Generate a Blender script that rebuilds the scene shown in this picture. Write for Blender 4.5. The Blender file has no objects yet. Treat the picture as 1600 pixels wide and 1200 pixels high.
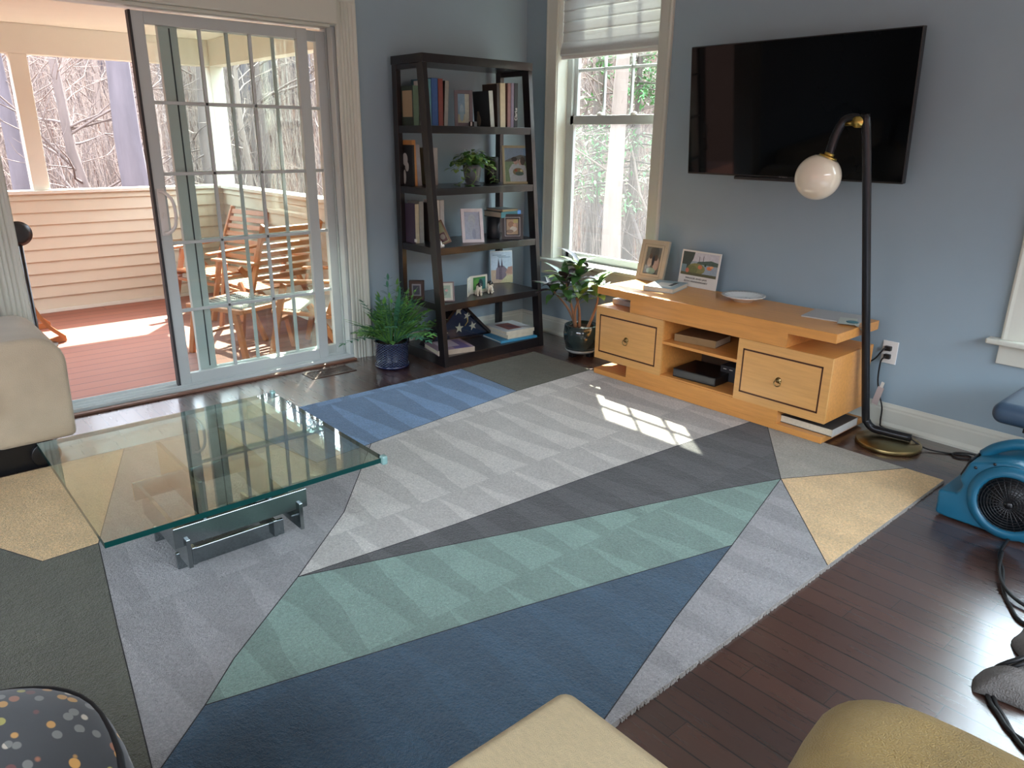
import bpy, bmesh, math, random
from mathutils import Vector, Matrix, Euler, noise
R = math.radians
PI = math.pi
S = bpy.context.scene
COL = S.collection

# ------------------------------------------------------------------ camera
CAM = Vector((4.415, -3.962, 1.45))
FPX, YAW, PIT, ROL = 1156.85, 0.846036, 0.321884, 0.0116889
fd = Vector((-math.sin(YAW)*math.cos(PIT), math.cos(YAW)*math.cos(PIT), -math.sin(PIT)))
r0 = fd.cross(Vector((0, 0, 1))).normalized(); u0 = r0.cross(fd)
rt = r0*math.cos(ROL) + u0*math.sin(ROL); up = -r0*math.sin(ROL) + u0*math.cos(ROL)
cam = bpy.data.cameras.new('camera'); camo = bpy.data.objects.new('camera', cam); COL.objects.link(camo)
m3 = Matrix((rt, up, -fd)).transposed()
camo.matrix_world = Matrix.Translation(CAM) @ m3.to_4x4()
cam.sensor_width = 36; cam.lens = 36*FPX/1600; cam.clip_start = 0.05; cam.clip_end = 300
S.camera = camo

def P(x, y, ax, val):
    """the point of the room seen at photograph position x, y that lies on the plane axis = val"""
    v = fd + rt*((x-800)/FPX) - up*((y-600)/FPX)
    return CAM + v*((val-CAM[ax])/v[ax])
def mpp(p): return (Vector(p)-CAM).dot(fd)/FPX      # metres per photograph pixel at p

# ------------------------------------------------------------------ sky, sun, exposure
S.view_settings.view_transform = 'Standard'; S.view_settings.look = 'None'
S.view_settings.gamma = 1; S.view_settings.use_curve_mapping = False
S.view_settings.exposure = 2.1
w = bpy.data.worlds.new('sky'); S.world = w; w.use_nodes = True
nt = w.node_tree; bg = nt.nodes['Background']
sk = nt.nodes.new('ShaderNodeTexSky'); sk.sky_type = 'NISHITA'; sk.sun_disc = False
sk.sun_elevation = R(47.7); sk.sun_rotation = R(-50); sk.air_density = 1.0; sk.dust_density = 1.0; sk.ozone_density = 1.0
hz = nt.nodes.new('ShaderNodeMix'); hz.data_type = 'RGBA'; hz.inputs['Factor'].default_value = .80; hz.inputs['B'].default_value = (1.26, 1.30, 1.22, 1)
nt.links.new(sk.outputs[0], hz.inputs['A']); nt.links.new(hz.outputs['Result'], bg.inputs[0]); bg.inputs[1].default_value = 1.65
SUN = Vector((1.19, -1.0, -1.71)).normalized()
sl = bpy.data.lights.new('sun', 'SUN'); sl.energy = 8.0; sl.angle = R(0.6); sl.color = (1.0, .93, .82)
so = bpy.data.objects.new('sun', sl); COL.objects.link(so); so.rotation_euler = SUN.to_track_quat('-Z', 'Y').to_euler()
def portal(name, loc, rot, sx, sy):
    l = bpy.data.lights.new(name, 'AREA'); l.shape = 'RECTANGLE'; l.size = sx; l.size_y = sy; l.cycles.is_portal = True
    o = bpy.data.objects.new(name, l); COL.objects.link(o); o.location = loc; o.rotation_euler = rot
portal('portal_door', (-.2, -2.45, 1.05), (0, R(-90), 0), 2.1, 1.9)
portal('portal_opening', (.82, .2, 1.5), (R(-90), 0, 0), .9, 2.0)
portal('portal_opening', (3.95, .2, 1.5), (R(-90), 0, 0), .9, 2.0)
portal('portal_opening', (6.78, -2.8, 1.45), (0, R(90), 0), 2.3, 4.8)  # sky portal filling the added, unseen opening in the right wall
portal('portal_opening', (4.25, -6.63, 1.43), (R(90), 0, 0), 4.1, 2.37)  # covers the opening put into the unseen front wall for fill daylight

# ------------------------------------------------------------------ materials
def lin(c):
    c = [x/255 for x in c]
    return tuple([(x/12.92 if x <= .04045 else ((x+.055)/1.055)**2.4) for x in c] + [1.0])
MC = {}
def mat(name, rgb, rough=.5, metal=0., var=.06, scale=6., bump=0., bscale=60., coat=0., spec=.5, sheen=0., stretch=None, trans=0., sub=0.):
    if name in MC: return MC[name]
    m = bpy.data.materials.new(name); m.use_nodes = True; n = m.node_tree; b = n.nodes['Principled BSDF']
    tc = n.nodes.new('ShaderNodeTexCoord'); mp = n.nodes.new('ShaderNodeMapping')
    n.links.new(tc.outputs['Object'], mp.inputs[0])
    if stretch: mp.inputs['Scale'].default_value = stretch
    no = n.nodes.new('ShaderNodeTexNoise'); no.inputs['Scale'].default_value = scale; no.inputs['Detail'].default_value = 4
    n.links.new(mp.outputs[0], no.inputs['Vector'])
    mx = n.nodes.new('ShaderNodeMix'); mx.data_type = 'RGBA'
    c = lin(rgb); mx.inputs['A'].default_value = tuple([x*(1-var*1.6) for x in c[:3]]+[1]); mx.inputs['B'].default_value = tuple([min(1, x*(1+var*1.6)) for x in c[:3]]+[1])
    n.links.new(no.outputs['Fac'], mx.inputs['Factor']); n.links.new(mx.outputs['Result'], b.inputs['Base Color'])
    b.inputs['Roughness'].default_value = rough; b.inputs['Metallic'].default_value = metal
    b.inputs['Coat Weight'].default_value = coat; b.inputs['Specular IOR Level'].default_value = spec
    b.inputs['Sheen Weight'].default_value = sheen
    if trans: b.inputs['Transmission Weight'].default_value = trans
    if sub: b.inputs['Subsurface Weight'].default_value = sub; b.inputs['Subsurface Radius'].default_value = (.05, .05, .05)
    if bump:
        nb = n.nodes.new('ShaderNodeTexNoise'); nb.inputs['Scale'].default_value = bscale; nb.inputs['Detail'].default_value = 3
        n.links.new(mp.outputs[0], nb.inputs['Vector'])
        bp = n.nodes.new('ShaderNodeBump'); bp.inputs['Strength'].default_value = bump; bp.inputs['Distance'].default_value = .01
        n.links.new(nb.outputs['Fac'], bp.inputs['Height']); n.links.new(bp.outputs[0], b.inputs['Normal'])
    MC[name] = m; return m
class N:
    """tiny node expression helper"""
    def __init__(s, m): s.n = m.node_tree
    def m(s, op, a, b=None, c=None):
        k = s.n.nodes.new('ShaderNodeMath'); k.operation = op
        for i, v in enumerate((a, b, c)):
            if v is None: continue
            if isinstance(v, (int, float)): k.inputs[i].default_value = v
            else: s.n.links.new(v, k.inputs[i])
        return k.outputs[0]
    def xyz(s):
        tc = s.n.nodes.new('ShaderNodeTexCoord'); sp = s.n.nodes.new('ShaderNodeSeparateXYZ'); s.n.links.new(tc.outputs['Object'], sp.inputs[0])
        return sp.outputs
    def mr(s, v, a, b, c=0., d=1., smooth=False):
        k = s.n.nodes.new('ShaderNodeMapRange'); s.n.links.new(v, k.inputs[0])
        if smooth: k.interpolation_type = 'SMOOTHSTEP'
        for i, q in enumerate((a, b, c, d)): k.inputs[i+1].default_value = q
        return k.outputs[0]
    def mix(s, f, a, b, blend='MIX'):
        k = s.n.nodes.new('ShaderNodeMix'); k.data_type = 'RGBA'; k.blend_type = blend
        for nm, v in (('Factor', f), ('A', a), ('B', b)):
            if isinstance(v, (int, float)): k.inputs[nm].default_value = v
            elif isinstance(v, tuple): k.inputs[nm].default_value = v
            else: s.n.links.new(v, k.inputs[nm])
        return k.outputs['Result']
    def vec(s, x, y, z):
        k = s.n.nodes.new('ShaderNodeCombineXYZ')
        for i, v in enumerate((x, y, z)):
            if isinstance(v, (int, float)): k.inputs[i].default_value = v
            else: s.n.links.new(v, k.inputs[i])
        return k.outputs[0]
    def noise(s, vec=None, scale=5., detail=4., rough=.5):
        k = s.n.nodes.new('ShaderNodeTexNoise'); k.inputs['Scale'].default_value = scale; k.inputs['Detail'].default_value = detail; k.inputs['Roughness'].default_value = rough
        if vec is not None: s.n.links.new(vec, k.inputs['Vector'])
        else:
            tc = s.n.nodes.new('ShaderNodeTexCoord'); s.n.links.new(tc.outputs['Object'], k.inputs['Vector'])
        return k.outputs['Fac']
    def bump(s, h, st, dist=.01):
        k = s.n.nodes.new('ShaderNodeBump'); k.inputs['Strength'].default_value = st; k.inputs['Distance'].default_value = dist
        s.n.links.new(h, k.inputs['Height']); return k.outputs[0]
def newmat(name):
    m = bpy.data.materials.new(name); m.use_nodes = True; MC[name] = m
    return m, m.node_tree.nodes['Principled BSDF']
def planks(name, c1, c2, width, length, along, rough, gap=.0015, coat=0., grain=.35, gapc=(20, 14, 12), bumpst=.12, gb=.03):
    m, b = newmat(name); n = N(m); x, y, z = n.xyz()
    a, c = (x, y) if along == 'x' else (y, x)
    row = n.m('FLOOR', n.m('DIVIDE', c, width)); fr = n.m('FRACT', n.m('DIVIDE', c, width))
    rnd = n.m('FRACT', n.m('MULTIPLY', n.m('SINE', n.m('MULTIPLY', row, 12.9898)), 43758.5))
    sh = n.m('ADD', n.m('DIVIDE', a, length), n.m('MULTIPLY', rnd, 7.3)); col = n.m('FLOOR', sh); fc = n.m('FRACT', sh)
    wn = n.n.nodes.new('ShaderNodeTexWhiteNoise'); n.n.links.new(n.vec(row, col, 0.), wn.inputs['Vector'])
    g = n.noise(n.vec(n.m('MULTIPLY', a, 3.), n.m('MULTIPLY', c, 40.), n.m('MULTIPLY', wn.outputs['Value'], 20.)) if True else None, 2., 6., .6)
    f = n.m('ADD', n.m('MULTIPLY', wn.outputs['Value'], 1-grain), n.m('MULTIPLY', g, grain))
    colr = n.mix(f, lin(c1), lin(c2))
    e = n.m('MINIMUM', n.m('MULTIPLY', n.m('MINIMUM', fr, n.m('SUBTRACT', 1., fr)), width), n.m('MULTIPLY', n.m('MINIMUM', fc, n.m('SUBTRACT', 1., fc)), length*2.2))
    gp = n.mr(e, gap*.5, gap*1.3)
    colr = n.mix(gp, lin(gapc), colr)
    n.n.links.new(colr, b.inputs['Base Color'])
    n.n.links.new(n.mr(g, .3, .7, rough*.95, rough*1.08), b.inputs['Roughness'])
    h = n.m('ADD', n.m('MULTIPLY', gp, 1.), n.m('MULTIPLY', g, gb)); n.n.links.new(n.bump(h, bumpst, .004), b.inputs['Normal'])
    b.inputs['Coat Weight'].default_value = coat; b.inputs['Coat Roughness'].default_value = rough*.75; b.inputs['Coat IOR'].default_value = 1.5+(.35 if coat else 0)
    return m
def glassmat(name, tint, extra=0.):
    m = bpy.data.materials.new(name); m.use_nodes = True; n = m.node_tree
    for k in list(n.nodes): n.nodes.remove(k)
    out = n.nodes.new('ShaderNodeOutputMaterial'); mx = n.nodes.new('ShaderNodeMixShader')
    tr = n.nodes.new('ShaderNodeBsdfTransparent'); gl = n.nodes.new('ShaderNodeBsdfGlossy'); gl.inputs['Roughness'].default_value = .0
    tr.inputs[0].default_value = tint
    ge = n.nodes.new('ShaderNodeNewGeometry'); mr = n.nodes.new('ShaderNodeMapRange')
    mr.inputs[3].default_value = 1.5; mr.inputs[4].default_value = 1/1.5
    n.links.new(ge.outputs['Backfacing'], mr.inputs[0])
    fr = n.nodes.new('ShaderNodeFresnel'); n.links.new(mr.outputs[0], fr.inputs['IOR'])
    src = fr.outputs[0]
    if extra:
        a = n.nodes.new('ShaderNodeMath'); a.operation = 'MULTIPLY_ADD'; n.links.new(src, a.inputs[0]); a.inputs[1].default_value = 1+extra; a.inputs[2].default_value = .01; src = a.outputs[0]
    n.links.new(src, mx.inputs[0]); n.links.new(tr.outputs[0], mx.inputs[1]); n.links.new(gl.outputs[0], mx.inputs[2]); n.links.new(mx.outputs[0], out.inputs[0])
    MC[name] = m; return m
M_wall = mat('wall_paint', (150, 171, 182), .55, var=.02, bump=.05, bscale=180)
M_ceil = mat('ceiling_paint', (222, 222, 218), .8, var=.01)
M_trim = mat('trim_paint', (208, 211, 199), .35, var=.02)
M_vinyl = mat('door_vinyl', (194, 202, 200), .35, var=.02)
M_vinyl_dark = mat('weather_seal', (50, 52, 54), .6)
M_floor = planks('hardwood_floor', (52, 34, 29), (84, 56, 46), .083, 1.15, 'x', .28, coat=.9, gap=.0026, gb=0.)
M_deck = planks('deck_boards', (128, 76, 58), (144, 88, 66), .14, 8., 'y', .65, gap=.004, gapc=(70, 38, 30), grain=.6)
M_glass = glassmat('window_glass', (.93, .97, .95, 1))
M_tglass = glassmat('table_glass', (.80, .92, .86, 1), 1.25)
M_gedge = mat('glass_edge', (10, 62, 58), .08, spec=.9, var=.1)
M_espresso = mat('espresso_wood', (29, 26, 28), .30, var=.2, scale=4, stretch=(1, 12, 1), bump=.05, bscale=40, coat=.2)
M_oak = mat('honey_oak', (212, 148, 78), .36, var=.13, scale=3, stretch=(2, 22, 22), bump=.04, bscale=12, coat=.15)
M_oak2 = mat('honey_oak_panel', (216, 162, 96), .34, var=.10, scale=3, stretch=(2, 22, 30), coat=.15)
M_inlay = mat('walnut_inlay', (70, 36, 20), .4, var=.1)
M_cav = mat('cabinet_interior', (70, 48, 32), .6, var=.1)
M_blackmetal = mat('black_metal', (44, 45, 48), .28, .6, var=.05)
M_brass = mat('brass', (196, 168, 92), .28, 1., var=.04)
M_darkbrass = mat('aged_brass', (150, 130, 88), .3, 1., var=.06)
M_chrome = mat('brushed_chrome', (150, 158, 160), .14, 1., var=.03)
M_opal = mat('opal_glass', (236, 228, 208), .08, coat=.6, var=.01, sub=.3)
M_black = mat('black_plastic', (17, 17, 19), .35, var=.05)
M_rubber = mat('black_rubber', (20, 20, 21), .5, var=.05)
M_screen = mat('tv_screen', (9, 11, 13), .04, spec=.12, var=.02)
M_white = mat('white_plastic', (228, 226, 220), .4, var=.01)
M_paper = mat('paper', (222, 222, 214), .7, var=.03)
M_pages = mat('book_pages', (206, 198, 176), .8, var=.12, scale=90, stretch=(1, 1, 6))
M_sofa = mat('cream_chenille', (184, 168, 142), .95, var=.10, scale=9, bump=.35, bscale=260, sheen=.3)
M_tan = mat('tan_weave', (216, 192, 146), .95, var=.10, scale=60, bump=.8, bscale=420, sheen=.2, stretch=(1, 2.2, 1))
M_olive = mat('olive_velour', (152, 126, 70), .95, var=.22, scale=7, bump=.6, bscale=300, sheen=.12)
M_bluevinyl = mat('slate_blue_vinyl', (58, 78, 98), .32, var=.05, bump=.05, bscale=60)
M_towel = mat('grey_towel', (112, 108, 104), .95, var=.2, scale=14, bump=.8, bscale=240)
M_teal = mat('teal_plastic', (22, 90, 116), .38, var=.12, scale=9)
M_soil = mat('potting_soil', (50, 36, 26), .95, var=.4, scale=40, bump=.8, bscale=80)
M_teak = mat('teak', (176, 112, 66), .55, var=.14, scale=4, stretch=(4, 4, 4))
M_cream = mat('porch_cream', (214, 210, 196), .7, var=.02)
M_siding = mat('siding', (200, 188, 166), .7, var=.03)
M_shade = mat('shade_linen', (214, 214, 210), .9, var=.04, scale=40, bump=.2, bscale=200, trans=.0)
_n = M_shade.node_tree; _b = _n.nodes['Principled BSDF']; _o = [k for k in _n.nodes if k.type == 'OUTPUT_MATERIAL'][0]
_t = _n.nodes.new('ShaderNodeBsdfTranslucent'); _t.inputs[0].default_value = (.7, .71, .70, 1); _m = _n.nodes.new('ShaderNodeMixShader'); _m.inputs[0].default_value = .35
_n.links.new(_b.outputs[0], _m.inputs[1]); _n.links.new(_t.outputs[0], _m.inputs[2]); _n.links.new(_m.outputs[0], _o.inputs[0])

M_screen_mesh = bpy.data.materials.new('insect_mesh'); M_screen_mesh.use_nodes = True; _n = M_screen_mesh.node_tree; _o = [k for k in _n.nodes if k.type == 'OUTPUT_MATERIAL'][0]
_n.nodes.remove(_n.nodes['Principled BSDF']); _t = _n.nodes.new('ShaderNodeBsdfTransparent'); _d = _n.nodes.new('ShaderNodeBsdfTranslucent'); _d.inputs[0].default_value = (.75, .75, .76, 1); _m = _n.nodes.new('ShaderNodeMixShader'); _m.inputs[0].default_value = .028
_n.links.new(_t.outputs[0], _m.inputs[1]); _n.links.new(_d.outputs[0], _m.inputs[2]); _n.links.new(_m.outputs[0], _o.inputs[0])

# ------------------------------------------------------------------ mesh helpers
class MB:
    def __init__(s): s.v = []; s.f = []; s.mi = []; s.mats = []; s.sm = []
    def _m(s, m):
        if m not in s.mats: s.mats.append(m)
        return s.mats.index(m)
    def add(s, vs, fs, m, smooth=False):
        o = len(s.v); s.v += [tuple(v) for v in vs]; k = s._m(m)
        for f in fs: s.f.append([i+o for i in f]); s.mi.append(k); s.sm.append(smooth)
    def box(s, a, b, m, mtx=None):
        x0, y0, z0 = [min(p, q) for p, q in zip(a, b)]; x1, y1, z1 = [max(p, q) for p, q in zip(a, b)]
        v = [Vector(p) for p in ((x0, y0, z0), (x1, y0, z0), (x1, y1, z0), (x0, y1, z0), (x0, y0, z1), (x1, y0, z1), (x1, y1, z1), (x0, y1, z1))]
        if mtx: v = [mtx @ p for p in v]
        s.add(v, [(3, 2, 1, 0), (4, 5, 6, 7), (0, 1, 5, 4), (1, 2, 6, 5), (2, 3, 7, 6), (3, 0, 4, 7)], m); return s
    def bar(s, p, q, wd, th, m, upv=(0, 0, 1)):
        p = Vector(p); q = Vector(q); d = (q-p); L = d.length; d.normalize(); u = Vector(upv)
        if abs(u.dot(d)) > .98: u = Vector((1, 0, 0))
        sx = d.cross(u).normalized(); sz = sx.cross(d)
        M = Matrix((sx, d, sz)).transposed().to_4x4(); M.translation = p
        return s.box((-wd/2, 0, -th/2), (wd/2, L, th/2), m, M)
    def tube(s, pts, r, m, seg=12, cap=True):
        pts = [Vector(p) for p in pts]; n = len(pts); rr = r if isinstance(r, (list, tuple)) else [r]*n
        vs = []; prev = None
        for i, p in enumerate(pts):
            t = (pts[min(i+1, n-1)]-pts[max(i-1, 0)]).normalized()
            if prev is None:
                a = Vector((0, 0, 1)) if abs(t.z) < .9 else Vector((1, 0, 0)); prev = t.cross(a).normalized()
            prev = (prev - t*prev.dot(t)).normalized(); bn = t.cross(prev)
            for k in range(seg):
                an = 2*PI*k/seg; vs.append(p+(prev*math.cos(an)+bn*math.sin(an))*rr[i])
        fs = [(i*seg+k, i*seg+(k+1) % seg, (i+1)*seg+(k+1) % seg, (i+1)*seg+k) for i in range(n-1) for k in range(seg)]
        if cap: fs += [tuple(range(seg-1, -1, -1)), tuple((n-1)*seg+k for k in range(seg))]
        s.add(vs, fs, m, True); return s
    def lathe(s, prof, m, seg=32, c=(0, 0, 0), mtx=None, smooth=True, wob=None):
        vs = []
        for (r, z) in prof:
            for k in range(seg):
                a = 2*PI*k/seg; q = r*(wob(a, z) if wob else 1); p = Vector((q*math.cos(a), q*math.sin(a), z)); p = (mtx @ p) if mtx else p+Vector(c); vs.append(p)
        n = len(prof)
        fs = [(i*seg+k, i*seg+(k+1) % seg, (i+1)*seg+(k+1) % seg, (i+1)*seg+k) for i in range(n-1) for k in range(seg)]
        fs += [tuple(range(seg-1, -1, -1)), tuple((n-1)*seg+k for k in range(seg))]
        s.add(vs, fs, m, smooth); return s
    def ell(s, c, r, m, seg=16, rings=10, mtx=None):
        c = Vector(c); vs = []
        for i in range(rings+1):
            t = PI*i/rings
            for k in range(seg):
                a = 2*PI*k/seg; p = Vector((r[0]*math.sin(t)*math.cos(a), r[1]*math.sin(t)*math.sin(a), r[2]*math.cos(t)))
                vs.append(c+((mtx @ p) if mtx else p))
        fs = [(i*seg+k, (i+1)*seg+k, (i+1)*seg+(k+1) % seg, i*seg+(k+1) % seg) for i in range(rings) for k in range(seg)]
        s.add(vs, fs, m, True); return s
    def prism(s, poly, m, frm, smooth=False):
        """poly: 2D points; frm(u, v, w) -> point, w in 0..1"""
        n = len(poly); vs = [frm(u, v, 0) for u, v in poly]+[frm(u, v, 1) for u, v in poly]
        s.add(vs, [tuple(range(n-1, -1, -1)), tuple(range(n, 2*n))], m)
        s.f[-2:]; o = len(s.v)-2*n; k = s._m(m)
        for i in range(n): s.f.append([o+i, o+(i+1) % n, o+n+(i+1) % n, o+n+i]); s.mi.append(k); s.sm.append(smooth)
        return s
    def sweep(s, prof, path, m, upv=(0, 0, 1), smooth=False):
        """profile (a, b): a sideways (left of travel), b up, along a straight segment"""
        p, q = [Vector(x) for x in path]; d = (q-p).normalized(); u = Vector(upv); sd = u.cross(d).normalized()
        return s.prism(prof, m, lambda a, b, w_: (p if w_ == 0 else q)+sd*a+u*b, smooth)
    def mesh(s, name):
        me = bpy.data.meshes.new(name); me.from_pydata([tuple(v) for v in s.v], [], s.f)
        for m in s.mats: me.materials.append(m)
        me.polygons.foreach_set('material_index', s.mi); me.polygons.foreach_set('use_smooth', s.sm)
        bm = bmesh.new(); bm.from_mesh(me); bmesh.ops.recalc_face_normals(bm, faces=bm.faces); bm.to_mesh(me); bm.free()
        me.update(); return me
    def obj(s, name, parent=None, bevel=0., sub=0, seg=2, remesh=0.):
        o = bpy.data.objects.new(name, s.mesh(name)); COL.objects.link(o)
        if parent: o.parent = parent
        if remesh:
            k = o.modifiers.new('r', 'REMESH'); k.mode = 'VOXEL'; k.voxel_size = remesh; k.use_smooth_shade = True
        if bevel:
            k = o.modifiers.new('b', 'BEVEL'); k.width = bevel; k.segments = seg; k.limit_method = 'ANGLE'; k.angle_limit = R(40)
        if sub:
            k = o.modifiers.new('s', 'SUBSURF'); k.levels = sub; k.render_levels = sub
        return o
def box1(name, a, b, m, parent=None, bevel=0.): return MB().box(a, b, m).obj(name, parent, bevel)
def tag(o, label, cat, group=None, kind=None):
    if label: o['label'] = label
    if cat: o['category'] = cat
    if group: o['group'] = group
    if kind: o['kind'] = kind
    return o
def empty(name, loc, label, cat, rz=0., group=None):
    o = bpy.data.objects.new(name, None); COL.objects.link(o); o.location = loc; o.rotation_euler = (0, 0, rz); o.empty_display_size = .1
    return tag(o, label, cat, group)
def struct(o, label=None):
    o['kind'] = 'structure'
    if label: o['label'] = label
    return o
def soft(name, a, b, m, parent=None, rad=.06, puff=.0, seg=5, sub=0):
    o = MB().box(a, b, m).obj(name, parent, 0)
    k = o.modifiers.new('b', 'BEVEL'); k.width = rad; k.segments = seg; k.limit_method = 'NONE'
    for p in o.data.polygons: p.use_smooth = True
    return o
def catmull(pts, n=8):
    pts = [Vector(p) for p in pts]; out = []
    q = [pts[0]*2-pts[1]]+pts+[pts[-1]*2-pts[-2]]
    for i in range(1, len(q)-2):
        for k in range(n):
            t = k/n; a, b, c, d = q[i-1], q[i], q[i+1], q[i+2]
            out.append(.5*((2*b)+(c-a)*t+(2*a-5*b+4*c-d)*t*t+(3*b-a-3*c+d)*t**3))
    out.append(pts[-1]); return out
def text_part(body, size, m, parent, loc, rot, ext=.0004, align='CENTER', name='lettering', sx=1.):
    c = bpy.data.curves.new('t', 'FONT'); c.body = body; c.size = size; c.extrude = ext; c.align_x = align; c.align_y = 'CENTER'
    t = bpy.data.objects.new('t', c); COL.objects.link(t); bpy.context.view_layer.update()
    me = bpy.data.meshes.new_from_object(t.evaluated_get(bpy.context.evaluated_depsgraph_get())); bpy.data.objects.remove(t)
    me.materials.clear(); me.materials.append(m)
    o = bpy.data.objects.new(name, me); COL.objects.link(o); o.parent = parent; o.location = loc; o.rotation_euler = rot; o.scale = (sx, 1, 1)
    return o

# ------------------------------------------------------------------ room shell
WX = .06      # inner face of the wall with the sliding door
ZC = 2.74
b = MB()
b.box((-.15, -6.6, -.25), (WX, -3.42, ZC), M_wall); b.box((-.15, -1.50, -.25), (WX, .15, ZC), M_wall); b.box((-.15, -3.42, 2.13), (WX, -1.50, ZC), M_wall)
struct(b.obj('wall_left'), 'grey blue wall with the sliding door')
W1 = (.385, 1.27, .56, 2.56); W2 = (3.51, 4.39, .56, 2.56)
b = MB(); xs = [WX, W1[0], W1[1], W2[0], W2[1], 6.9]
for i in (0, 2, 4): b.box((xs[i], 0, -.25), (xs[i+1], .15, ZC), M_wall)
for q in (W1, W2): b.box((q[0], 0, -.25), (q[1], .15, q[2]), M_wall); b.box((q[0], 0, q[3]), (q[1], .15, ZC), M_wall)
struct(b.obj('wall_back'), 'grey blue wall behind the television')
b = MB(); b.box((6.75, -6.6, -.25), (6.9, -5.2, ZC), M_wall); b.box((6.75, -.4, -.25), (6.9, .0, ZC), M_wall); b.box((6.75, -5.2, -.25), (6.9, -.4, .3), M_wall); b.box((6.75, -5.2, 2.6), (6.9, -.4, ZC), M_wall)  # unseen wall; its wide opening is added to let in more daylight
struct(b.obj('wall_right'))
b = MB(); b.box((-.15, -6.75, -.25), (2.2, -6.6, ZC), M_wall); b.box((6.3, -6.75, -.25), (6.9, -6.6, ZC), M_wall); b.box((2.2, -6.75, -.25), (6.3, -6.6, .25), M_wall); b.box((2.2, -6.75, 2.62), (6.3, -6.6, ZC), M_wall); struct(b.obj('wall_front'))  # opening behind the camera, added and widened to raise interior brightness
struct(box1('ceiling', (-.15, -6.75, ZC), (6.9, .15, ZC+.2), M_ceil))
struct(box1('floor', (WX, -6.6, -.2), (6.75, 0, 0), M_floor), 'dark brown hardwood floor boards')
# baseboards
bp = [(0, 0), (.028, 0), (.028, .012), (.02, .024), (.017, .03), (.017, .095), (.013, .103), (.013, .112), (.007, .122), (.004, .13), (0, .13)]
def baseb(name, p, q, flip=False):
    prof = [(-a, z) for a, z in bp] if flip else bp
    struct(MB().sweep(prof, (p, q), M_trim).obj(name), 'cream moulded baseboard')
baseb('baseboard_back', (WX, 0, 0), (6.75, 0, 0), True)
baseb('baseboard_left', (WX, 0, 0), (WX, -1.41, 0))
baseb('baseboard_left', (WX, -3.52, 0), (WX, -6.6, 0))
# door casing with fluting
def casing(name, p, q, side, wd, out, flutes=True):
    """p->q centre line start/end on wall; side = direction vector in wall plane; out = normal"""
    p = Vector(p); q = Vector(q); sd = Vector(side); ov = Vector(out)
    prof = [(0, 0), (0, .010), (.006, .014), (.012, .014)]
    if flutes:
        n = 4; x0 = .018; step = (wd-.05)/n
        for i in range(n):
            a = x0+i*step; prof += [(a, .014), (a+step*.2, .009), (a+step*.5, .0075), (a+step*.8, .009)]
        prof += [(wd-.03, .014)]
    prof += [(wd-.026, .022), (wd-.012, .026), (wd-.004, .024), (wd, .018), (wd, 0)]
    return MB().prism(prof, M_trim, lambda a, h, w_: (p if w_ == 0 else q)+sd*a+ov*h)
struct(casing('c', (WX, -1.55, 0), (WX, -1.55, 2.2), (0, 1, 0), .135, (1, 0, 0)).obj('trim_1'), 'fluted door casing right of the sliding door')
struct(casing('c', (WX, -3.36, 0), (WX, -3.36, 2.2), (0, -1, 0), .135, (1, 0, 0)).obj('trim_2'), 'fluted door casing behind the sofa')
struct(casing('c', (WX, -3.495, 2.2), (WX, -1.415, 2.2), (0, 0, 1), .135, (1, 0, 0), False).obj('trim_3'))

# ------------------------------------------------------------------ sliding door
t = bpy.data.objects.new('door_1', None); COL.objects.link(t); t.location = (0, -2.45, 0); struct(t, 'white sliding patio door standing half open')
def dj(b, nm, bev=.003):
    o = b.obj(nm, t, bev); o.matrix_parent_inverse = Matrix.Translation((0, 2.45, 0)); return o
b = MB()
b.box((-.15, -3.42, .0), (WX, -3.36, 2.13), M_vinyl); b.box((-.15, -1.535, 0), (WX, -1.50, 2.13), M_vinyl); b.box((-.15, -3.36, 2.065), (WX, -1.535, 2.13), M_vinyl)
b.box((-.03, -1.56, .02), (.03, -1.535, 2.065), M_vinyl); b.box((-.13, -1.555, .02), (-.055, -1.535, 2.065), M_vinyl)
dj(b, 'door_frame')
b = MB(); b.box((-.16, -3.42, -.06), (.065, -1.50, .012), M_vinyl)
for x in (-.115, -.055, -.0, .05): b.box((x-.004, -3.36, .012), (x+.004, -1.535, .03), M_vinyl)
dj(b, 'door_track')
dj(MB().box((.065, -3.36, -.0), (.10, -1.55, .014), mat('oak_threshold', (120, 84, 66), .4)), 'threshold')
def panel(x0, x1, y0, y1, nm, sw=(.066, .066)):
    b = MB(); z0, z1 = .022, 2.045; g = (y0+sw[0], y1-sw[1], .088, 1.985)
    b.box((x0, y0, z0), (x1, g[0], z1), M_vinyl); b.box((x0, g[1], z0), (x1, y1, z1), M_vinyl)
    b.box((x0, g[0], z0), (x1, g[1], g[2]), M_vinyl); b.box((x0, g[0], g[3]), (x1, g[1], z1), M_vinyl)
    xm = (x0+x1)/2
    o = dj(b, nm)
    gb = MB().box((xm-.003, g[0]-.004, g[2]-.004), (xm+.003, g[1]+.004, g[3]+.004), M_glass).obj('pane', o)
    mb = MB()
    for i in (1, 2):
        y = g[0]+(g[1]-g[0])*i/3
        for xx in (xm+.0035, xm-.0035-.006): mb.box((xx, y-.009, g[2]), (xx+.006, y+.009, g[3]), M_vinyl)
    for z in (.467, .857, 1.235, 1.605):
        for xx in (xm+.0035, xm-.0035-.006): mb.box((xx, g[0], z-.009), (xx+.006, g[1], z+.009), M_vinyl)
    mb.obj('muntin_grid', o, .002)
    return o, g
pi, gi = panel(-.05, -.012, -2.675, -1.70, 'sliding_panel')
pf, gf = panel(-.105, -.067, -2.53, -1.555, 'fixed_panel', (.10, .06))
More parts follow.
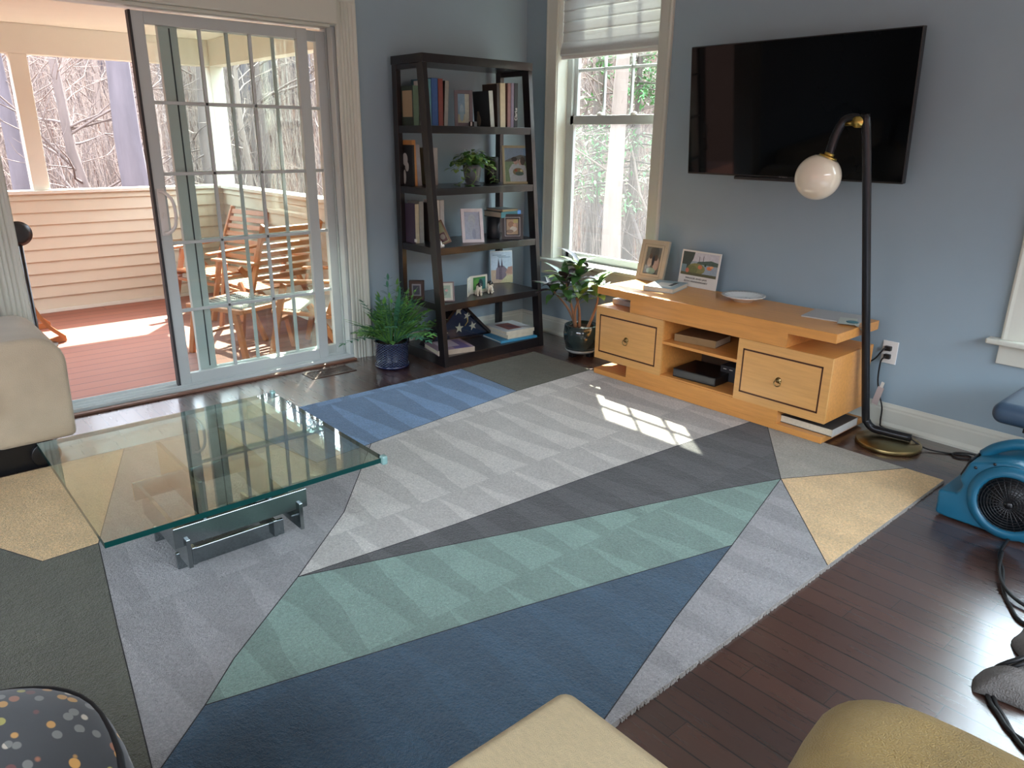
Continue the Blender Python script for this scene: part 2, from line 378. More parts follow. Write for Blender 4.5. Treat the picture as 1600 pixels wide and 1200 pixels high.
b = MB(); b.box((-.012, -2.68, .022), (-.006, -2.672, 2.045), M_vinyl_dark); b.box((-.056, -2.683, .022), (-.012, -2.675, 2.045), M_vinyl_dark); b.obj('weather_seal', pi)
b = MB(); b.box((-.067, -2.475, .1), (-.065, -2.468, 1.98), M_vinyl_dark); b.obj('weather_seal', pf)
hb = MB(); hb.box((-.012, -2.662, .905), (-.004, -2.622, 1.16), M_white)
hb.tube(catmull([(-.006, -2.645, 1.145), (.03, -2.632, 1.14), (.05, -2.605, 1.10), (.052, -2.595, 1.03), (.05, -2.605, .96), (.03, -2.632, .925), (-.006, -2.645, .92)], 6), .009, M_white, 10)
hb.box((-.004, -2.648, 1.0), (.01, -2.64, 1.03), M_white)
hb.obj('door_handle', pi, .002)
# shade cassette above the door
t = empty('shade_cassette', (.05, -2.46, 2.10), 'long off-white shade cassette mounted above the sliding door', 'blind')
b = MB(); b.box((-.03, -.91, -.03), (.07, .90, .20), M_trim); b.obj('housing', t, .008)
b = MB(); b.box((-.03, -.90, -.048), (.045, .86, -.03), M_trim); b.obj('bottom_rail', t, .004)

# ------------------------------------------------------------------ windows
def window(k, q, shade=True):
    x0, x1, z0, z1 = q; t = bpy.data.objects.new('window_%d' % k, None); COL.objects.link(t); t.location = (0, 0, 0)
    struct(t, 'tall white double hung window' + (' left of the television' if k == 1 else ' at the right edge'))
    M_j = mat('jamb_paint', (222, 226, 216), .4, var=.01)
    b = MB(); d0, d1 = -.002, .15
    b.box((x0-.001, d0, z0), (x0+.006, d1, z1), M_j); b.box((x1-.006, d0, z0), (x1+.001, d1, z1), M_j); b.box((x0, d0, z1-.006), (x1, d1, z1+.001), M_j); b.box((x0, d0, z0-.0), (x1, d1, z0+.012), M_j)
    b.obj('jamb', t)
    fr = MB(); fx0, fx1 = x0+.006, x1-.006
    fr.box((fx0, .095, z0+.012), (fx0+.05, .15, z1-.006), M_vinyl); fr.box((fx1-.02, .095, z0+.012), (fx1, .15, z1-.006), M_vinyl); fr.box((fx0, .095, z1-.05), (fx1, .15, z1-.006), M_vinyl); fr.box((fx0, .095, z0+.012), (fx1, .15, z0+.03), M_vinyl)
    fr.obj('window_frame', t, .003)
    def sash(nm, y, za, zb, rail_b, rail_t, munt):
        s = MB(); a0, a1 = fx0+.05, fx1-.02
        s.box((a0, y, za), (a0+.035, y+.03, zb), M_vinyl); s.box((a1-.035, y, za), (a1, y+.03, zb), M_vinyl)
        s.box((a0, y, za), (a1, y+.03, za+rail_b), M_vinyl); s.box((a0, y, zb-rail_t), (a1, y+.03, zb), M_vinyl)
        o = s.obj(nm, t, .003); MB().box((a0+.03, y+.012, za+.02), (a1-.03, y+.018, zb-.02), M_glass).obj('pane', o)
        if munt:
            g = MB(); w_ = (a1-a0-.07)
            for i in (1, 2): xx = a0+.035+w_*i/3; g.box((xx-.007, y+.004, za+rail_b), (xx+.007, y+.026, zb-rail_t), M_vinyl)
            for zz in (1.90, 2.20): g.box((a0+.03, y+.004, zz-.009), (a1-.03, y+.026, zz+.009), M_vinyl)
            g.obj('muntin_grid', o, .002)
        return o
    sash('upper_sash', .115, 1.545, z1-.05, .05, .04, True)
    lo = sash('lower_sash', .085, z0+.03, 1.60, .045, .06, False)
    MB().box((x0+.05, .128, z0+.03), (x1-.02, .1285, 1.57), M_screen_mesh).obj('insect_screen', t)
    for xx in (x0+(x1-x0)*.38, x0+(x1-x0)*.72):
        MB().lathe([(.0, 0), (.022, 0), (.022, .012), (.01, .02), (0, .02)], M_white, 12, (xx, .095, 1.60)).obj('sash_lock', lo)
    cs = MB()
    for (p, qq, sd) in (((x0, 0, z0+.02), (x0, 0, z1), (-1, 0, 0)), ((x1, 0, z0+.02), (x1, 0, z1), (1, 0, 0)), ((x0-.1, 0, z1), (x1+.1, 0, z1), (0, 0, 1))):
        c = casing('c', p, qq, sd, .10, (0, -1, 0), False); cs.add(c.v, c.f, M_trim)
    cs.obj('window_casing', t)
    st = MB(); st.box((x0-.15, -.06, z0-.006), (x1+.15, .09, z0+.02), M_trim); st.obj('window_sill', t, .007)
    ap = MB(); ap.box((x0-.10, -.02, z0-.10), (x1+.10, 0, z0-.006), M_trim); ap.obj('apron', t, .004)
    return t
window(1, W1); window(2, W2)
# roman shades
def shade(q, zb, lab):
    x0, x1, z0, z1 = q; t = empty('roman_shade', ((x0+x1)/2, .04, z1-.02), lab, 'blind')
    prof = []; z = 0.; H = z1-.02-zb; w_ = (x1-x0)/2-.012
    n = 7; pts = []
    for i in range(n):
        zt = -H*.86*i/n; zn = -H*.86*(i+1)/n
        pts += [(0.0, zt), (-.004, zt-(zt-zn)*.3), (-.006, zt-(zt-zn)*.8), (-.012, zn+.006)]
    pts += [(-.014, -H*.86), (-.026, -H*.93), (-.03, -H+.01), (-.024, -H), (-.010, -H), (-.008, -H*.9)]
    front = pts; back = [(a+.006, z_) for a, z_ in reversed(pts[:-2])]
    poly = front+back
    MB().prism(poly, M_shade, lambda a, z_, k: Vector((-w_ if k == 0 else w_, a, z_))).obj('fabric', t)
    MB().box((-w_, -.018, -H-.022), (w_, .0, -H+.004), M_white).obj('bottom_bar', t, .003)
    return t
shade(W1, 1.99, 'off-white roman shade half drawn in the window left of the television')

# ------------------------------------------------------------------ floor register
o = P(515, 582, 2, 0); t = empty('floor_register', (.235, -1.83, 0), 'brown metal floor register set in boards before the sliding door', 'floor vent')
b = MB(); L, W_ = .155, .075; Mr = mat('register_metal', (92, 74, 64), .35, .5)
b.box((-W_, -L, 0), (-W_+.014, L, .005), Mr); b.box((W_-.014, -L, 0), (W_, L, .005), Mr); b.box((-W_, -L, 0), (W_, -L+.014, .005), Mr); b.box((-W_, L-.014, 0), (W_, L, .005), Mr); b.box((-.003, -L, 0), (.003, L, .004), Mr)
b.obj('frame', t, .001)
b = MB()
for i in range(22):
    y = -L+.02+i*(2*L-.04)/21; b.box((-W_+.012, y-.0028, .0), (W_-.012, y+.0028, .0035), Mr)
b.obj('louvre', t); MB().box((-W_+.01, -L+.01, .0), (W_-.01, L-.01, .0008), M_black).obj('duct', t)

# ------------------------------------------------------------------ rug
X0, X1, Y0, Y1 = .74, 3.44, -4.15, -.505
RZ = .012
def clip(poly):
    def cl(pl_, f, inter):
        out = []
        for i in range(len(pl_)):
            a, c = pl_[i-1], pl_[i]
            if f(c):
                if not f(a): out.append(inter(a, c))
                out.append(c)
            elif f(a): out.append(inter(a, c))
        return out
    def ix(v): return lambda a, c: (v, a[1]+(c[1]-a[1])*(v-a[0])/(c[0]-a[0]))
    def iy(v): return lambda a, c: (a[0]+(c[0]-a[0])*(v-a[1])/(c[1]-a[1]), v)
    poly = cl(poly, lambda p: p[0] >= X0, ix(X0)); poly = cl(poly, lambda p: p[0] <= X1, ix(X1))
    poly = cl(poly, lambda p: p[1] >= Y0, iy(Y0)); return cl(poly, lambda p: p[1] <= Y1, iy(Y1))
def rugmat(name, rgb, amp):
    m, b = newmat('rug_'+name); n = N(m); x, y, z = n.xyz(); c = lin(rgb)
    warp = n.m('MULTIPLY', n.m('SUBTRACT', n.noise(None, 3., 3.), .5), .07)
    g = n.m('FRACT', n.m('DIVIDE', n.m('SUBTRACT', x, .80), .66))
    g = n.m('POWER', g, .8)
    tt = n.m('DIVIDE', n.m('ADD', n.m('ADD', n.m('ADD', y, 2.13), warp), n.m('MULTIPLY', g, .07)), .213)
    s_ = n.m('FRACT', tt); li = n.mr(n.m('SUBTRACT', n.m('MULTIPLY', g, .74), s_), -.025, .025, smooth=True)
    f = n.m('ADD', 1-amp, n.m('MULTIPLY', li, 2*amp))
    sp = n.noise(None, 300., 2., .7); bl = n.noise(None, 7., 4., .6)
    sp2 = n.noise(None, 95., 3., .7); f = n.m('MULTIPLY', f, n.mr(sp, .25, .75, .74, 1.24)); f = n.m('MULTIPLY', f, n.mr(sp2, .3, .7, .80, 1.18)); f = n.m('MULTIPLY', f, n.mr(bl, .3, .7, .92, 1.07))
    vm = n.n.nodes.new('ShaderNodeVectorMath'); vm.operation = 'SCALE'; vm.inputs[0].default_value = c[:3]; n.n.links.new(f, vm.inputs['Scale'])
    n.n.links.new(vm.outputs[0], b.inputs['Base Color']); b.inputs['Roughness'].default_value = 1.; b.inputs['Specular IOR Level'].default_value = .1
    b.inputs['Sheen Weight'].default_value = .25; b.inputs['Sheen Roughness'].default_value = .6
    nb = n.m('ADD', n.noise(None, 130., 3., .7), n.m('MULTIPLY', n.noise(None, 26., 3.), .8)); n.n.links.new(n.bump(nb, .9, .018), b.inputs['Normal'])
    return m
RM = dict(blue=rugmat('blue', (112, 144, 180), .17), olive=rugmat('olive', (92, 92, 76), .03), white=rugmat('white', (206, 201, 194), .10), grey=rugmat('grey', (84, 84, 84), .15), green=rugmat('green', (134, 162, 150), .12),
          navy=rugmat('navy', (52, 84, 106), .07), lilac=rugmat('lilac', (162, 160, 160), .08), tan=rugmat('tan', (236, 200, 148), .02), stone=rugmat('stone', (172, 166, 152), .03))
p = dict(P1=(.74, -1.152), P2=(1.305, -1.169), P4=(1.29, -.505), P5=(1.442, -2.25), W1=(1.464, -2.108), T=(2.29, -3.05), d2=(2.387, -1.7), d4=(2.487, -.50), e2=(2.655, -1.945), J=(2.959, -1.058), k=(2.56, -.5),
         Rm=(3.337, -.4), TL=(3.475, -1.622), m=(3.14, -1.725), n4=(2.692, -3.51), q4=(3.45, -2.86), g3=(2.85, -3.685), o1=(1.613, -3.508), o6=(2.85, -3.685))
polys = [('olive', [(.5, -.3), (.5, -1.152), p['P1'], (1.02, -1.16), p['P2'], p['P4'], (1.29, -.3)]),
         ('blue', [(.5, -1.152), p['P1'], (1.02, -1.16), p['P2'], (1.38, -1.75), p['P5'], (1.48, -2.56), (.5, -2.72)]),
         ('white', [p['P4'], p['P2'], (1.38, -1.75), p['P5'], (1.98, -2.70), p['T'], (2.346, -2.435), p['d2'], (2.439, -.99), p['d4'], (2.49, -.2), (1.29, -.2)]),
         ('grey', [p['T'], (2.346, -2.435), p['d2'], (2.439, -.99), p['d4'], (2.49, -.2), (2.50, -.2), p['k'], p['J'], (2.837, -1.379), p['e2'], (2.45, -2.55)]),
         ('stone', [(2.5, -.2), p['k'], p['J'], p['Rm'], (3.337, -.2)]),
         ('tan', [p['J'], p['Rm'], (3.337, -.2), (3.7, -.2), (3.7, -2.0), p['TL']]),
         ('lilac', [p['J'], p['TL'], (3.7, -2.0), (3.7, -3.6), p['q4'], (3.273, -2.246), p['m']]),
         ('green', [p['T'], (2.45, -2.55), p['e2'], (2.837, -1.379), p['J'], p['m'], (2.91, -2.60), p['n4'], (2.56, -3.38)]),
         ('navy', [p['n4'], (2.91, -2.60), p['m'], (3.273, -2.246), p['q4'], (3.7, -3.6), (3.7, -4.3), p['g3']]),
         ('lilac', [(.5, -2.72), (1.48, -2.56), p['P5'], (1.98, -2.70), p['T'], (2.56, -3.38), p['n4'], p['g3'], (2.18, -3.592), p['o1'], (.5, -3.1)]),
         ('tan', [(.5, -3.1), p['o1'], (1.62, -3.69), (1.40, -3.80), (.5, -4.6)]),
         ('olive', [p['o1'], (2.18, -3.592), p['o6'], (3.7, -4.3), (3.7, -4.9), (.5, -4.9), (.5, -4.6), (1.40, -3.80), (1.62, -3.69)])]
rb = MB()
for nm, pl_ in polys:
    pl_ = clip(pl_)
    cx = sum(a for a, _ in pl_)/len(pl_); cy = sum(c for _, c in pl_)/len(pl_)
    rb.add([(a, c, RZ) for a, c in pl_], [tuple(range(len(pl_)))], RM[nm])
lo_ = mat('rug_binding', (150, 146, 140), 1.)
rb.add([(X0, Y0, 0), (X1, Y0, 0), (X1, Y1, 0), (X0, Y1, 0), (X0, Y0, RZ), (X1, Y0, RZ), (X1, Y1, RZ), (X0, Y1, RZ)], [(0, 1, 5, 4), (1, 2, 6, 5), (2, 3, 7, 6), (3, 0, 4, 7)], lo_)
seen = set(); Ms = mat('rug_seam', (52, 50, 50), 1.)
random.seed(3)
for nm, pl_ in polys:
    pl_ = clip(pl_)
    for i in range(len(pl_)):
        a, c = pl_[i-1], pl_[i]
        key = tuple(sorted((tuple(round(v, 2) for v in a), tuple(round(v, 2) for v in c))))
        if key in seen: continue
        if (abs(a[0]-c[0]) < 1e-4 and (abs(a[0]-X0) < 1e-3 or abs(a[0]-X1) < 1e-3)) or (abs(a[1]-c[1]) < 1e-4 and (abs(a[1]-Y0) < 1e-3 or abs(a[1]-Y1) < 1e-3)): continue
        seen.add(key)
        A_, C_ = Vector((a[0], a[1], RZ)), Vector((c[0], c[1], RZ)); d = (C_-A_)
        if d.length < .01: continue
        nn = Vector((-d.y, d.x, 0)).normalized()*.0016
        rb.add([A_-nn, C_-nn, C_+nn, A_+nn, A_-nn+Vector((0, 0, .0006)), C_-nn+Vector((0, 0, .0006)), C_+nn+Vector((0, 0, .0006)), A_+nn+Vector((0, 0, .0006))], [(4, 5, 6, 7), (0, 1, 5, 4), (2, 3, 7, 6)], Ms)
me = bpy.data.meshes.new('rug'); me.from_pydata(rb.v, [], rb.f)
for m_ in rb.mats: me.materials.append(m_)
me.polygons.foreach_set('material_index', rb.mi); rug = bpy.data.objects.new('area_rug', me); COL.objects.link(rug)
tag(rug, 'large geometric pile rug in blue, sea green, grey, white and tan patches', 'rug')
fb = MB(); random.seed(8)
for i in range(1500):
    y = random.uniform(Y0, Y1); L = random.uniform(.004, .012); fb.box((X1-.002, y-.0016, .001), (X1+L*.6, y+.0016, random.uniform(.006, .012)), lo_)
fo = fb.obj('fringe', rug); fo['kind'] = 'stuff'

# ------------------------------------------------------------------ media console
def inb(b, nm, par, bev=.0, **k): return b.obj(nm, par, bev, **k)
CX0, CX1, CY0, CY1 = 1.345, 2.88, -.54, -.085
t = empty('media_console', ((CX0+CX1)/2, (CY0+CY1)/2, 0), 'stepped honey oak media console with two inlaid drawers under the television', 'cabinet')
ox, oy = t.location.x, t.location.y
def L(b_, nm, bev=.002, par=None):
    o = b_.obj(nm, par or t, bev)
    if par is None: o.matrix_parent_inverse = Matrix.Translation((-ox, -oy, 0))
    return o
b = MB(); b.box((CX0, CY0, .530), (CX1, CY1, .577), M_oak); L(b, 'top_slab')
b = MB(); b.box((1.61, CY0+.002, .455), (2.63, CY1-.03, .530), M_oak); L(b, 'upper_riser', .001)
b = MB(); b.box((CX0, CY0, .013), (CX1, CY1, .046), M_oak); L(b, 'base_slab')
b = MB(); b.box((1.61, CY0+.002, .046), (2.63, CY1-.03, .118), M_oak); L(b, 'lower_riser', .001)
b = MB()   # body: two drawer boxes joined by the open bay
for (x0, x1) in ((CX0, 1.865), (2.363, CX1)):
    b.box((x0+.02, CY0+.014, .118), (x1-.02, CY1-.02, .137), M_oak); b.box((x0+.02, CY0+.014, .435), (x1-.02, CY1-.02, .454), M_oak)
    b.box((x0, CY0+.014, .118), (x0+.02, CY1-.02, .454), M_oak); b.box((x1-.02, CY0+.014, .118), (x1, CY1-.02, .454), M_oak); b.box((x0+.02, CY1-.04, .137), (x1-.02, CY1-.02, .435), M_oak)
b.box((1.865, CY0+.004, .1185), (2.363, CY1-.036, .128), M_oak)
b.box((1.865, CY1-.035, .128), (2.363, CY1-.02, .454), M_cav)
L(b, 'body', .001)
b = MB(); b.box((1.865, CY0+.004, .315), (2.363, CY1-.036, .332), M_oak); L(b, 'shelf', .001)
for k, (x0, x1) in enumerate(((CX0, 1.865), (2.363, CX1))):
    b = MB(); b.box((x0, CY0, .118), (x1, CY0+.014, .454), M_oak2)
    i0, i1, j0, j1 = x0+.032, x1-.042, .163, .405
    for q in ((i0, i1, j0, j0+.009), (i0, i1, j1-.009, j1)): b.box((q[0], CY0-.0008, q[2]), (q[1], CY0+.002, q[3]), M_inlay)
    for q in ((i0, i0+.008), (i1-.008, i1)): b.box((q[0], CY0-.0008, j0), (q[1], CY0+.002, j1), M_inlay)
    d = L(b, 'drawer', 0)
    c = Vector(((x0+x1)/2-.008, CY0, .28)); M_ = Matrix.Translation(c) @ Matrix.Rotation(R(90), 4, 'X')
    h = MB(); h.lathe([(0, .014), (.006, .013), (.008, .006), (.015, .004), (.017, 0), (0, 0)], M_darkbrass, 16, mtx=M_)
    ring = [(c.x+.017*math.cos(a), CY0-.009-.004*math.sin(a/2), c.z-.014+.017*math.sin(a)) for a in [2*PI*i/20 for i in range(21)]]
    h.tube(ring, .0026, M_darkbrass, 8); h.obj('ring_pull', d)
Z0 = .577
# ------------------------------------------------------------------ books
def book(lab, loc, w_, h, d, rz, cover, lying=False, lean=0., spine=None, group=None, roll=0., extra=None):
    """standing: spine faces local -y; lying: flat on its back, spine local -y"""
    mc = mat('cover_%d_%d_%d' % tuple(cover), cover, .5, var=.07, scale=14)
    ms = mat('cover_%d_%d_%d' % tuple(spine), spine, .5, var=.12, scale=30) if spine else mc
    b = MB(); cth = .0028
    b.box((-w_/2, -d/2, 0), (-w_/2+cth, d/2, h), mc); b.box((w_/2-cth, -d/2, 0), (w_/2, d/2, h), mc); b.box((-w_/2, -d/2-.001, 0), (w_/2, -d/2+cth, h), ms)
    if extra: extra(b, w_, h, d)
    o = b.obj('book', None, .0008)
    pg = MB().box((-w_/2+cth, -d/2+cth, .004), (w_/2-cth, d/2-.004, h-.004), M_pages).obj('pages', o)
    rot = Matrix.Rotation(rz, 4, 'Z')
    if lying: rot = rot @ Matrix.Translation((0, 0, w_/2)) @ Matrix.Rotation(R(-90), 4, 'Y') @ Matrix.Translation((0, 0, -h/2))
    else: rot = rot @ Matrix.Rotation(lean, 4, 'Y')
    o.matrix_world = Matrix.Translation(loc) @ rot
    return tag(o, lab, 'book', group)
def pic(par, nm, w_, h, base, shapes, y=-.0006):
    """flat picture in local xz plane facing -y, centre bottom at origin of par + (0, y, zb)"""
    b = MB(); mb_ = mat('ink_%d_%d_%d' % tuple(base), base, .35, var=.12, scale=60)
    b.box((-w_/2, y, 0), (w_/2, y+.0005, h), mb_); k = 1
    for s_ in shapes:
        c = mat('ink_%d_%d_%d' % tuple(s_[-1]), s_[-1], .35, var=.15, scale=70); yy = y-.00012*k; k += 1
        if s_[0] == 'r': pts = [(s_[1], s_[2]), (s_[3], s_[2]), (s_[3], s_[4]), (s_[1], s_[4])]
        elif s_[0] == 'e': pts = [(s_[1]+s_[3]*math.cos(2*PI*i/14), s_[2]+s_[4]*math.sin(2*PI*i/14)) for i in range(14)]
        else: pts = s_[1]
        pts = [(min(1, max(0, a)), min(1, max(0, z))) for a, z in pts]
        b.add([((a-.5)*w_, yy, z*h) for a, z in pts], [tuple(range(len(pts)))], c)
    o = b.obj(nm, par); return o
def frame(lab, loc, w_, h, rz, lean, bw, rgb, base, shapes, matw=0., matrgb=(225, 225, 218), th=.014, metal=0., rough=.35, stand=True, nm='photo_frame', inner=None, roll=0.):
    t = bpy.data.objects.new(nm, None); COL.objects.link(t); tag(t, lab, 'picture frame')
    t.matrix_world = Matrix.Translation(loc) @ Matrix.Rotation(rz, 4, 'Z') @ Matrix.Rotation(-lean, 4, 'X') @ Matrix.Rotation(roll, 4, 'Y')
    fm = mat('frame_%d_%d_%d_%d' % (rgb+(int(metal*10),)), rgb, rough, metal, var=.08, scale=20)
    b = MB(); b.box((-w_/2, 0, 0), (-w_/2+bw, th, h), fm); b.box((w_/2-bw, 0, 0), (w_/2, th, h), fm); b.box((-w_/2+bw, 0, 0), (w_/2-bw, th, bw), fm); b.box((-w_/2+bw, 0, h-bw), (w_/2-bw, th, h), fm)
    if inner:
        im = mat('frame_%d_%d_%d_%d' % (inner+(9,)), inner, .3, .6); e = bw*.62; q = .0016
        for (a, c) in ((-w_/2+e, -w_/2+e+.003), (w_/2-e-.003, w_/2-e)): b.box((a, -q, e), (c, 0, h-e), im)
        for (a, c) in ((e, e+.003), (h-e-.003, h-e)): b.box((-w_/2+e, -q, a), (w_/2-e, 0, c), im)
    b.obj('frame', t, .0012)
    MB().box((-w_/2+.002, th*.75, .002), (w_/2-.002, th, h-.002), M_black).obj('backing', t)
    if matw: 
        o = MB().box((-w_/2+bw, th*.62, bw), (w_/2-bw, th*.75, h-bw), mat('mat_%d_%d_%d' % matrgb, matrgb, .8)).obj('mat_board', t)
    pw, ph = w_-2*bw-2*matw, h-2*bw-2*matw
    o = pic(t, 'photo', pw, ph, base, shapes, th*.60); o.location = (0, 0, bw+matw)
    g = MB().box((-w_/2+bw, th*.3, bw), (w_/2-bw, th*.34, h-bw), M_glass).obj('glass', t)
    if stand:
        c_, s_ = math.cos(lean), math.sin(lean)
        hz = h*.62; zz = hz*c_; dep = max(.03, hz*.55)
        # strut from the back of the frame down to the surface
        top = Vector((0, th, hz)); foot = Vector((0, th*0+hz*s_*0+dep*c_ - 0, -dep*s_))
        f = MB(); f.add([(-.02, th, hz), (.02, th, hz), (.03, dep*c_, dep*s_*-1+0.0), (-.03, dep*c_, -dep*s_), (-.02, th+.003, hz), (.02, th+.003, hz), (.03, dep*c_+.004, -dep*s_), (-.03, dep*c_+.004, -dep*s_)],
                         [(0, 1, 2, 3), (7, 6, 5, 4), (0, 4, 5, 1), (2, 6, 7, 3), (1, 5, 6, 2), (0, 3, 7, 4)], M_black)
        f.obj('easel_back', t)
    return t
couple = lambda: [('r', 0, .62, 1, 1, (150, 170, 205)), ('p', [(0, .62), (.3, .72), (.6, .8), (1, .74), (1, .55), (0, .55)], (112, 112, 116)), ('r', 0, 0, 1, .6, (138, 160, 128)),
                  ('p', [(.2, .0), (.15, .35), (.28, .52), (.5, .55), (.78, .48), (.84, .2), (.8, 0)], (205, 208, 224)), ('e', .42, .6, .09, .09, (214, 170, 168)), ('e', .60, .58, .08, .09, (216, 176, 170)),
                  ('e', .37, .67, .11, .07, (48, 42, 50)), ('e', .68, .62, .09, .13, (84, 66, 62)), ('e', .5, .3, .2, .11, (150, 130, 92)), ('e', .42, .34, .05, .04, (180, 84, 60)), ('e', .62, .33, .05, .04, (236, 224, 180)), ('e', .55, .24, .16, .06, (78, 110, 110))]
# console objects
pf_ = P(1012, 448, 2, Z0)
frame('distressed cream picture frame with two people photo at the window end of console', (1.435, -.16, Z0+.002), .205, .262, R(4), R(14), .045, (176, 172, 152), (112, 110, 112),
      [('r', 0, .5, 1, 1, (120, 120, 122)), ('e', .5, .8, .3, .25, (82, 84, 88)), ('e', .28, .45, .16, .18, (190, 172, 166)), ('e', .7, .4, .2, .26, (196, 172, 172)), ('e', .3, .66, .1, .1, (86, 64, 58)), ('e', .66, .62, .12, .12, (96, 74, 66)), ('e', .5, .5, .09, .2, (44, 50, 70)), ('e', .45, .12, .3, .12, (158, 180, 172))], inner=(150, 146, 128), th=.02)
# anniversary calendar
t = bpy.data.objects.new('desk_calendar', None); COL.objects.link(t); tag(t, 'printed anniversary picture card with harbour scene leaning against the wall on console', 'calendar')
bl = P(1053, 449, 1, -.12)
t.matrix_world = Matrix.Translation((1.765, -.105, Z0+.001)) @ Matrix.Rotation(R(-1), 4, 'Z') @ Matrix.Rotation(R(-8), 4, 'X')
MB().box((-.142, 0, 0), (.142, .006, .222), M_paper).obj('card', t, .0006)
o = pic(t, 'picture', .262, .142, (150, 166, 178), [('r', 0, .62, 1, 1, (196, 198, 204)), ('p', [(.45, .62), (.6, .66), (.8, .72), (1, .66), (1, .5), (.4, .52)], (72, 96, 88)), ('p', [(0, .2), (.0, 1), (.33, 1), (.3, .7), (.24, .5), (.2, .2)], (60, 74, 70)),
      ('e', .42, .3, .25, .25, (128, 130, 84)), ('e', .3, .24, .16, .2, (110, 118, 76)), ('e', .52, .4, .06, .09, (196, 120, 84)), ('e', .78, .4, .07, .08, (216, 130, 84)), ('e', .84, .46, .05, .05, (230, 170, 120)), ('e', .66, .5, .03, .06, (50, 84, 60)), ('r', 0, 0, 1, .12, (88, 92, 66)), ('r', .0, .12, .14, .45, (110, 142, 150)),
      ('r', .47, .62, .485, .84, (60, 62, 70)), ('r', .58, .62, .595, .88, (60, 62, 70)), ('e', .18, .2, .05, .1, (190, 112, 90))], -.0008); o.location = (0, 0, .070)
ink = mat('ink_black', (30, 30, 32), .5)
text_part('MAGGIE AND JAN', .0155, ink, t, (-.01, -.0008, .052), (R(90), 0, 0), sx=1.25)
text_part('35TH ANNIVERSARY', .0155, ink, t, (-.01, -.0008, .033), (R(90), 0, 0), sx=1.25)
# book under the card
def artcover(b, w_, h, d): pass
bk = book('pale blue covered book lying before the picture frames on console', (1.665, -.275, Z0), .028, .25, .19, R(-74), (150, 172, 180), True, spine=(214, 176, 132))
m_ = MB().box((.0142, -.05, .04), (.0147, .06, .17), mat('ink_216_214_208', (216, 214, 208), .5)).obj('cover_art', bk)
MB().box((.0146, .03, .08), (.0150, .055, .2), mat('ink_50_60_62', (50, 60, 62), .5)).obj('cover_band', bk)
# plate
pc = P(1160, 467, 2, Z0+.012)
b = MB(); Mp = mat('white_china', (222, 224, 220), .18, var=.01, coat=.4)
def scal(a, z): return 1+(.018*math.cos(a*20) if z > .02 else 0)
b.lathe([(0, .006), (.055, .006), (.075, .012), (.105, .026), (.118, .032), (.120, .035), (.117, .036), (.104, .031), (.074, .0165), (.054, .0105), (0, .0105)][::-1] if 0 else [(.05, 0), (.056, .0), (.06, .006), (.078, .012), (.105, .025), (.120, .032), (.121, .036), (.104, .031), (.076, .017), (.054, .011), (.001, .0105)], Mp, 80, wob=scal)
random.seed(5); Mb = mat('plate_blue_print', (62, 74, 96), .3)
for i in range(40):
    a = 2*PI*i/40; r_ = .108; b.lathe([(.0028, .0), (.0028, .0006), (0.0001, .0006)], Mb, 6, (r_*math.cos(a), r_*math.sin(a), .0322))
for i in range(14):
    a = random.uniform(0, 6.28); r_ = random.uniform(.005, .05); b.ell((r_*math.cos(a), r_*math.sin(a), .0114), (random.uniform(.004, .009), .003, .0006), Mb, 8, 4)
pl_ = b.obj('plate'); pl_.location = (2.165, -.215, Z0); tag(pl_, 'round white china plate with scalloped pierced rim on console', 'plate')
# magazine / papers hanging over the console end
t = empty('magazine', (2.70, -.19, Z0), 'grey covered magazine lying at the lamp end of console', 'magazine', R(8))
b = MB(); b.box((-.14, -.115, .0005), (.14, .11, .007), mat('magazine_grey', (176, 174, 172), .45, var=.04)); b.obj('cover', t, .0006)
t = empty('leaflet', (2.80, -.25, Z0+.0075), 'pale leaflet with teal oval drooping over the console end', 'leaflet', R(20))
n = 8; Ml = mat('leaflet_paper', (196, 200, 188), .5); b = MB(); top = []
for i in range(n+1):
    u = i/n; x = -.05+.13*u; z = 0 if x < .04 else -.9*(x-.04)
    top.append((x, z))
vs = [(x, -.09, z+.0005) for x, z in top]+[(x, .07, z+.0005) for x, z in top]+[(x, -.09, z) for x, z in top]+[(x, .07, z) for x, z in top]; m1 = n+1
b.add(vs, [(i, i+1, m1+i+1, m1+i) for i in range(n)]+[(2*m1+i, 3*m1+i, 3*m1+i+1, 2*m1+i+1) for i in range(n)], Ml); o = b.obj('sheet', t)
MB().ell((.015, -.02, .0008), (.03, .035, .0005), mat('teal_print', (60, 120, 130), .4), 16, 4).obj('printed_oval', t)
# niche things
book('thick wooden-toned album lying on the console middle shelf', (2.02, -.36, .333), .042, .26, .20, R(8), (112, 84, 58), True, spine=(150, 122, 84))
t = empty('cable_box', (2.09, -.38, .129), 'black cable box on the floor of the open console bay', 'electronics', R(3))
MB().box((-.16, -.12, 0), (.12, .12, .052), M_black).obj('case', t, .003); MB().box((-.155, -.1215, .006), (.115, -.119, .046), mat('box_front', (46, 48, 52), .2)).obj('front_panel', t)
t = empty('media_player', (2.25, -.26, .129), 'flat grey player standing behind the cable box in console bay', 'electronics')
MB().box((-.1, -.09, 0), (.1, .09, .09), mat('player_grey', (52, 54, 58), .4)).obj('case', t, .003); 
for i in range(4): MB().box((-.08+i*.04, -.0915, .07), (-.06+i*.04, -.089, .074), M_white).obj('vent', t)
book('large white edged art book wedged above the console base', (2.76, -.36, .0465), .04, .27, .30, R(90), (56, 54, 52), True, spine=(190, 188, 182))
book('flat silver book tucked under the console top at window end', (1.475, -.30, .455), .03, .21, .24, R(0), (130, 132, 130), True, spine=(150, 150, 148))

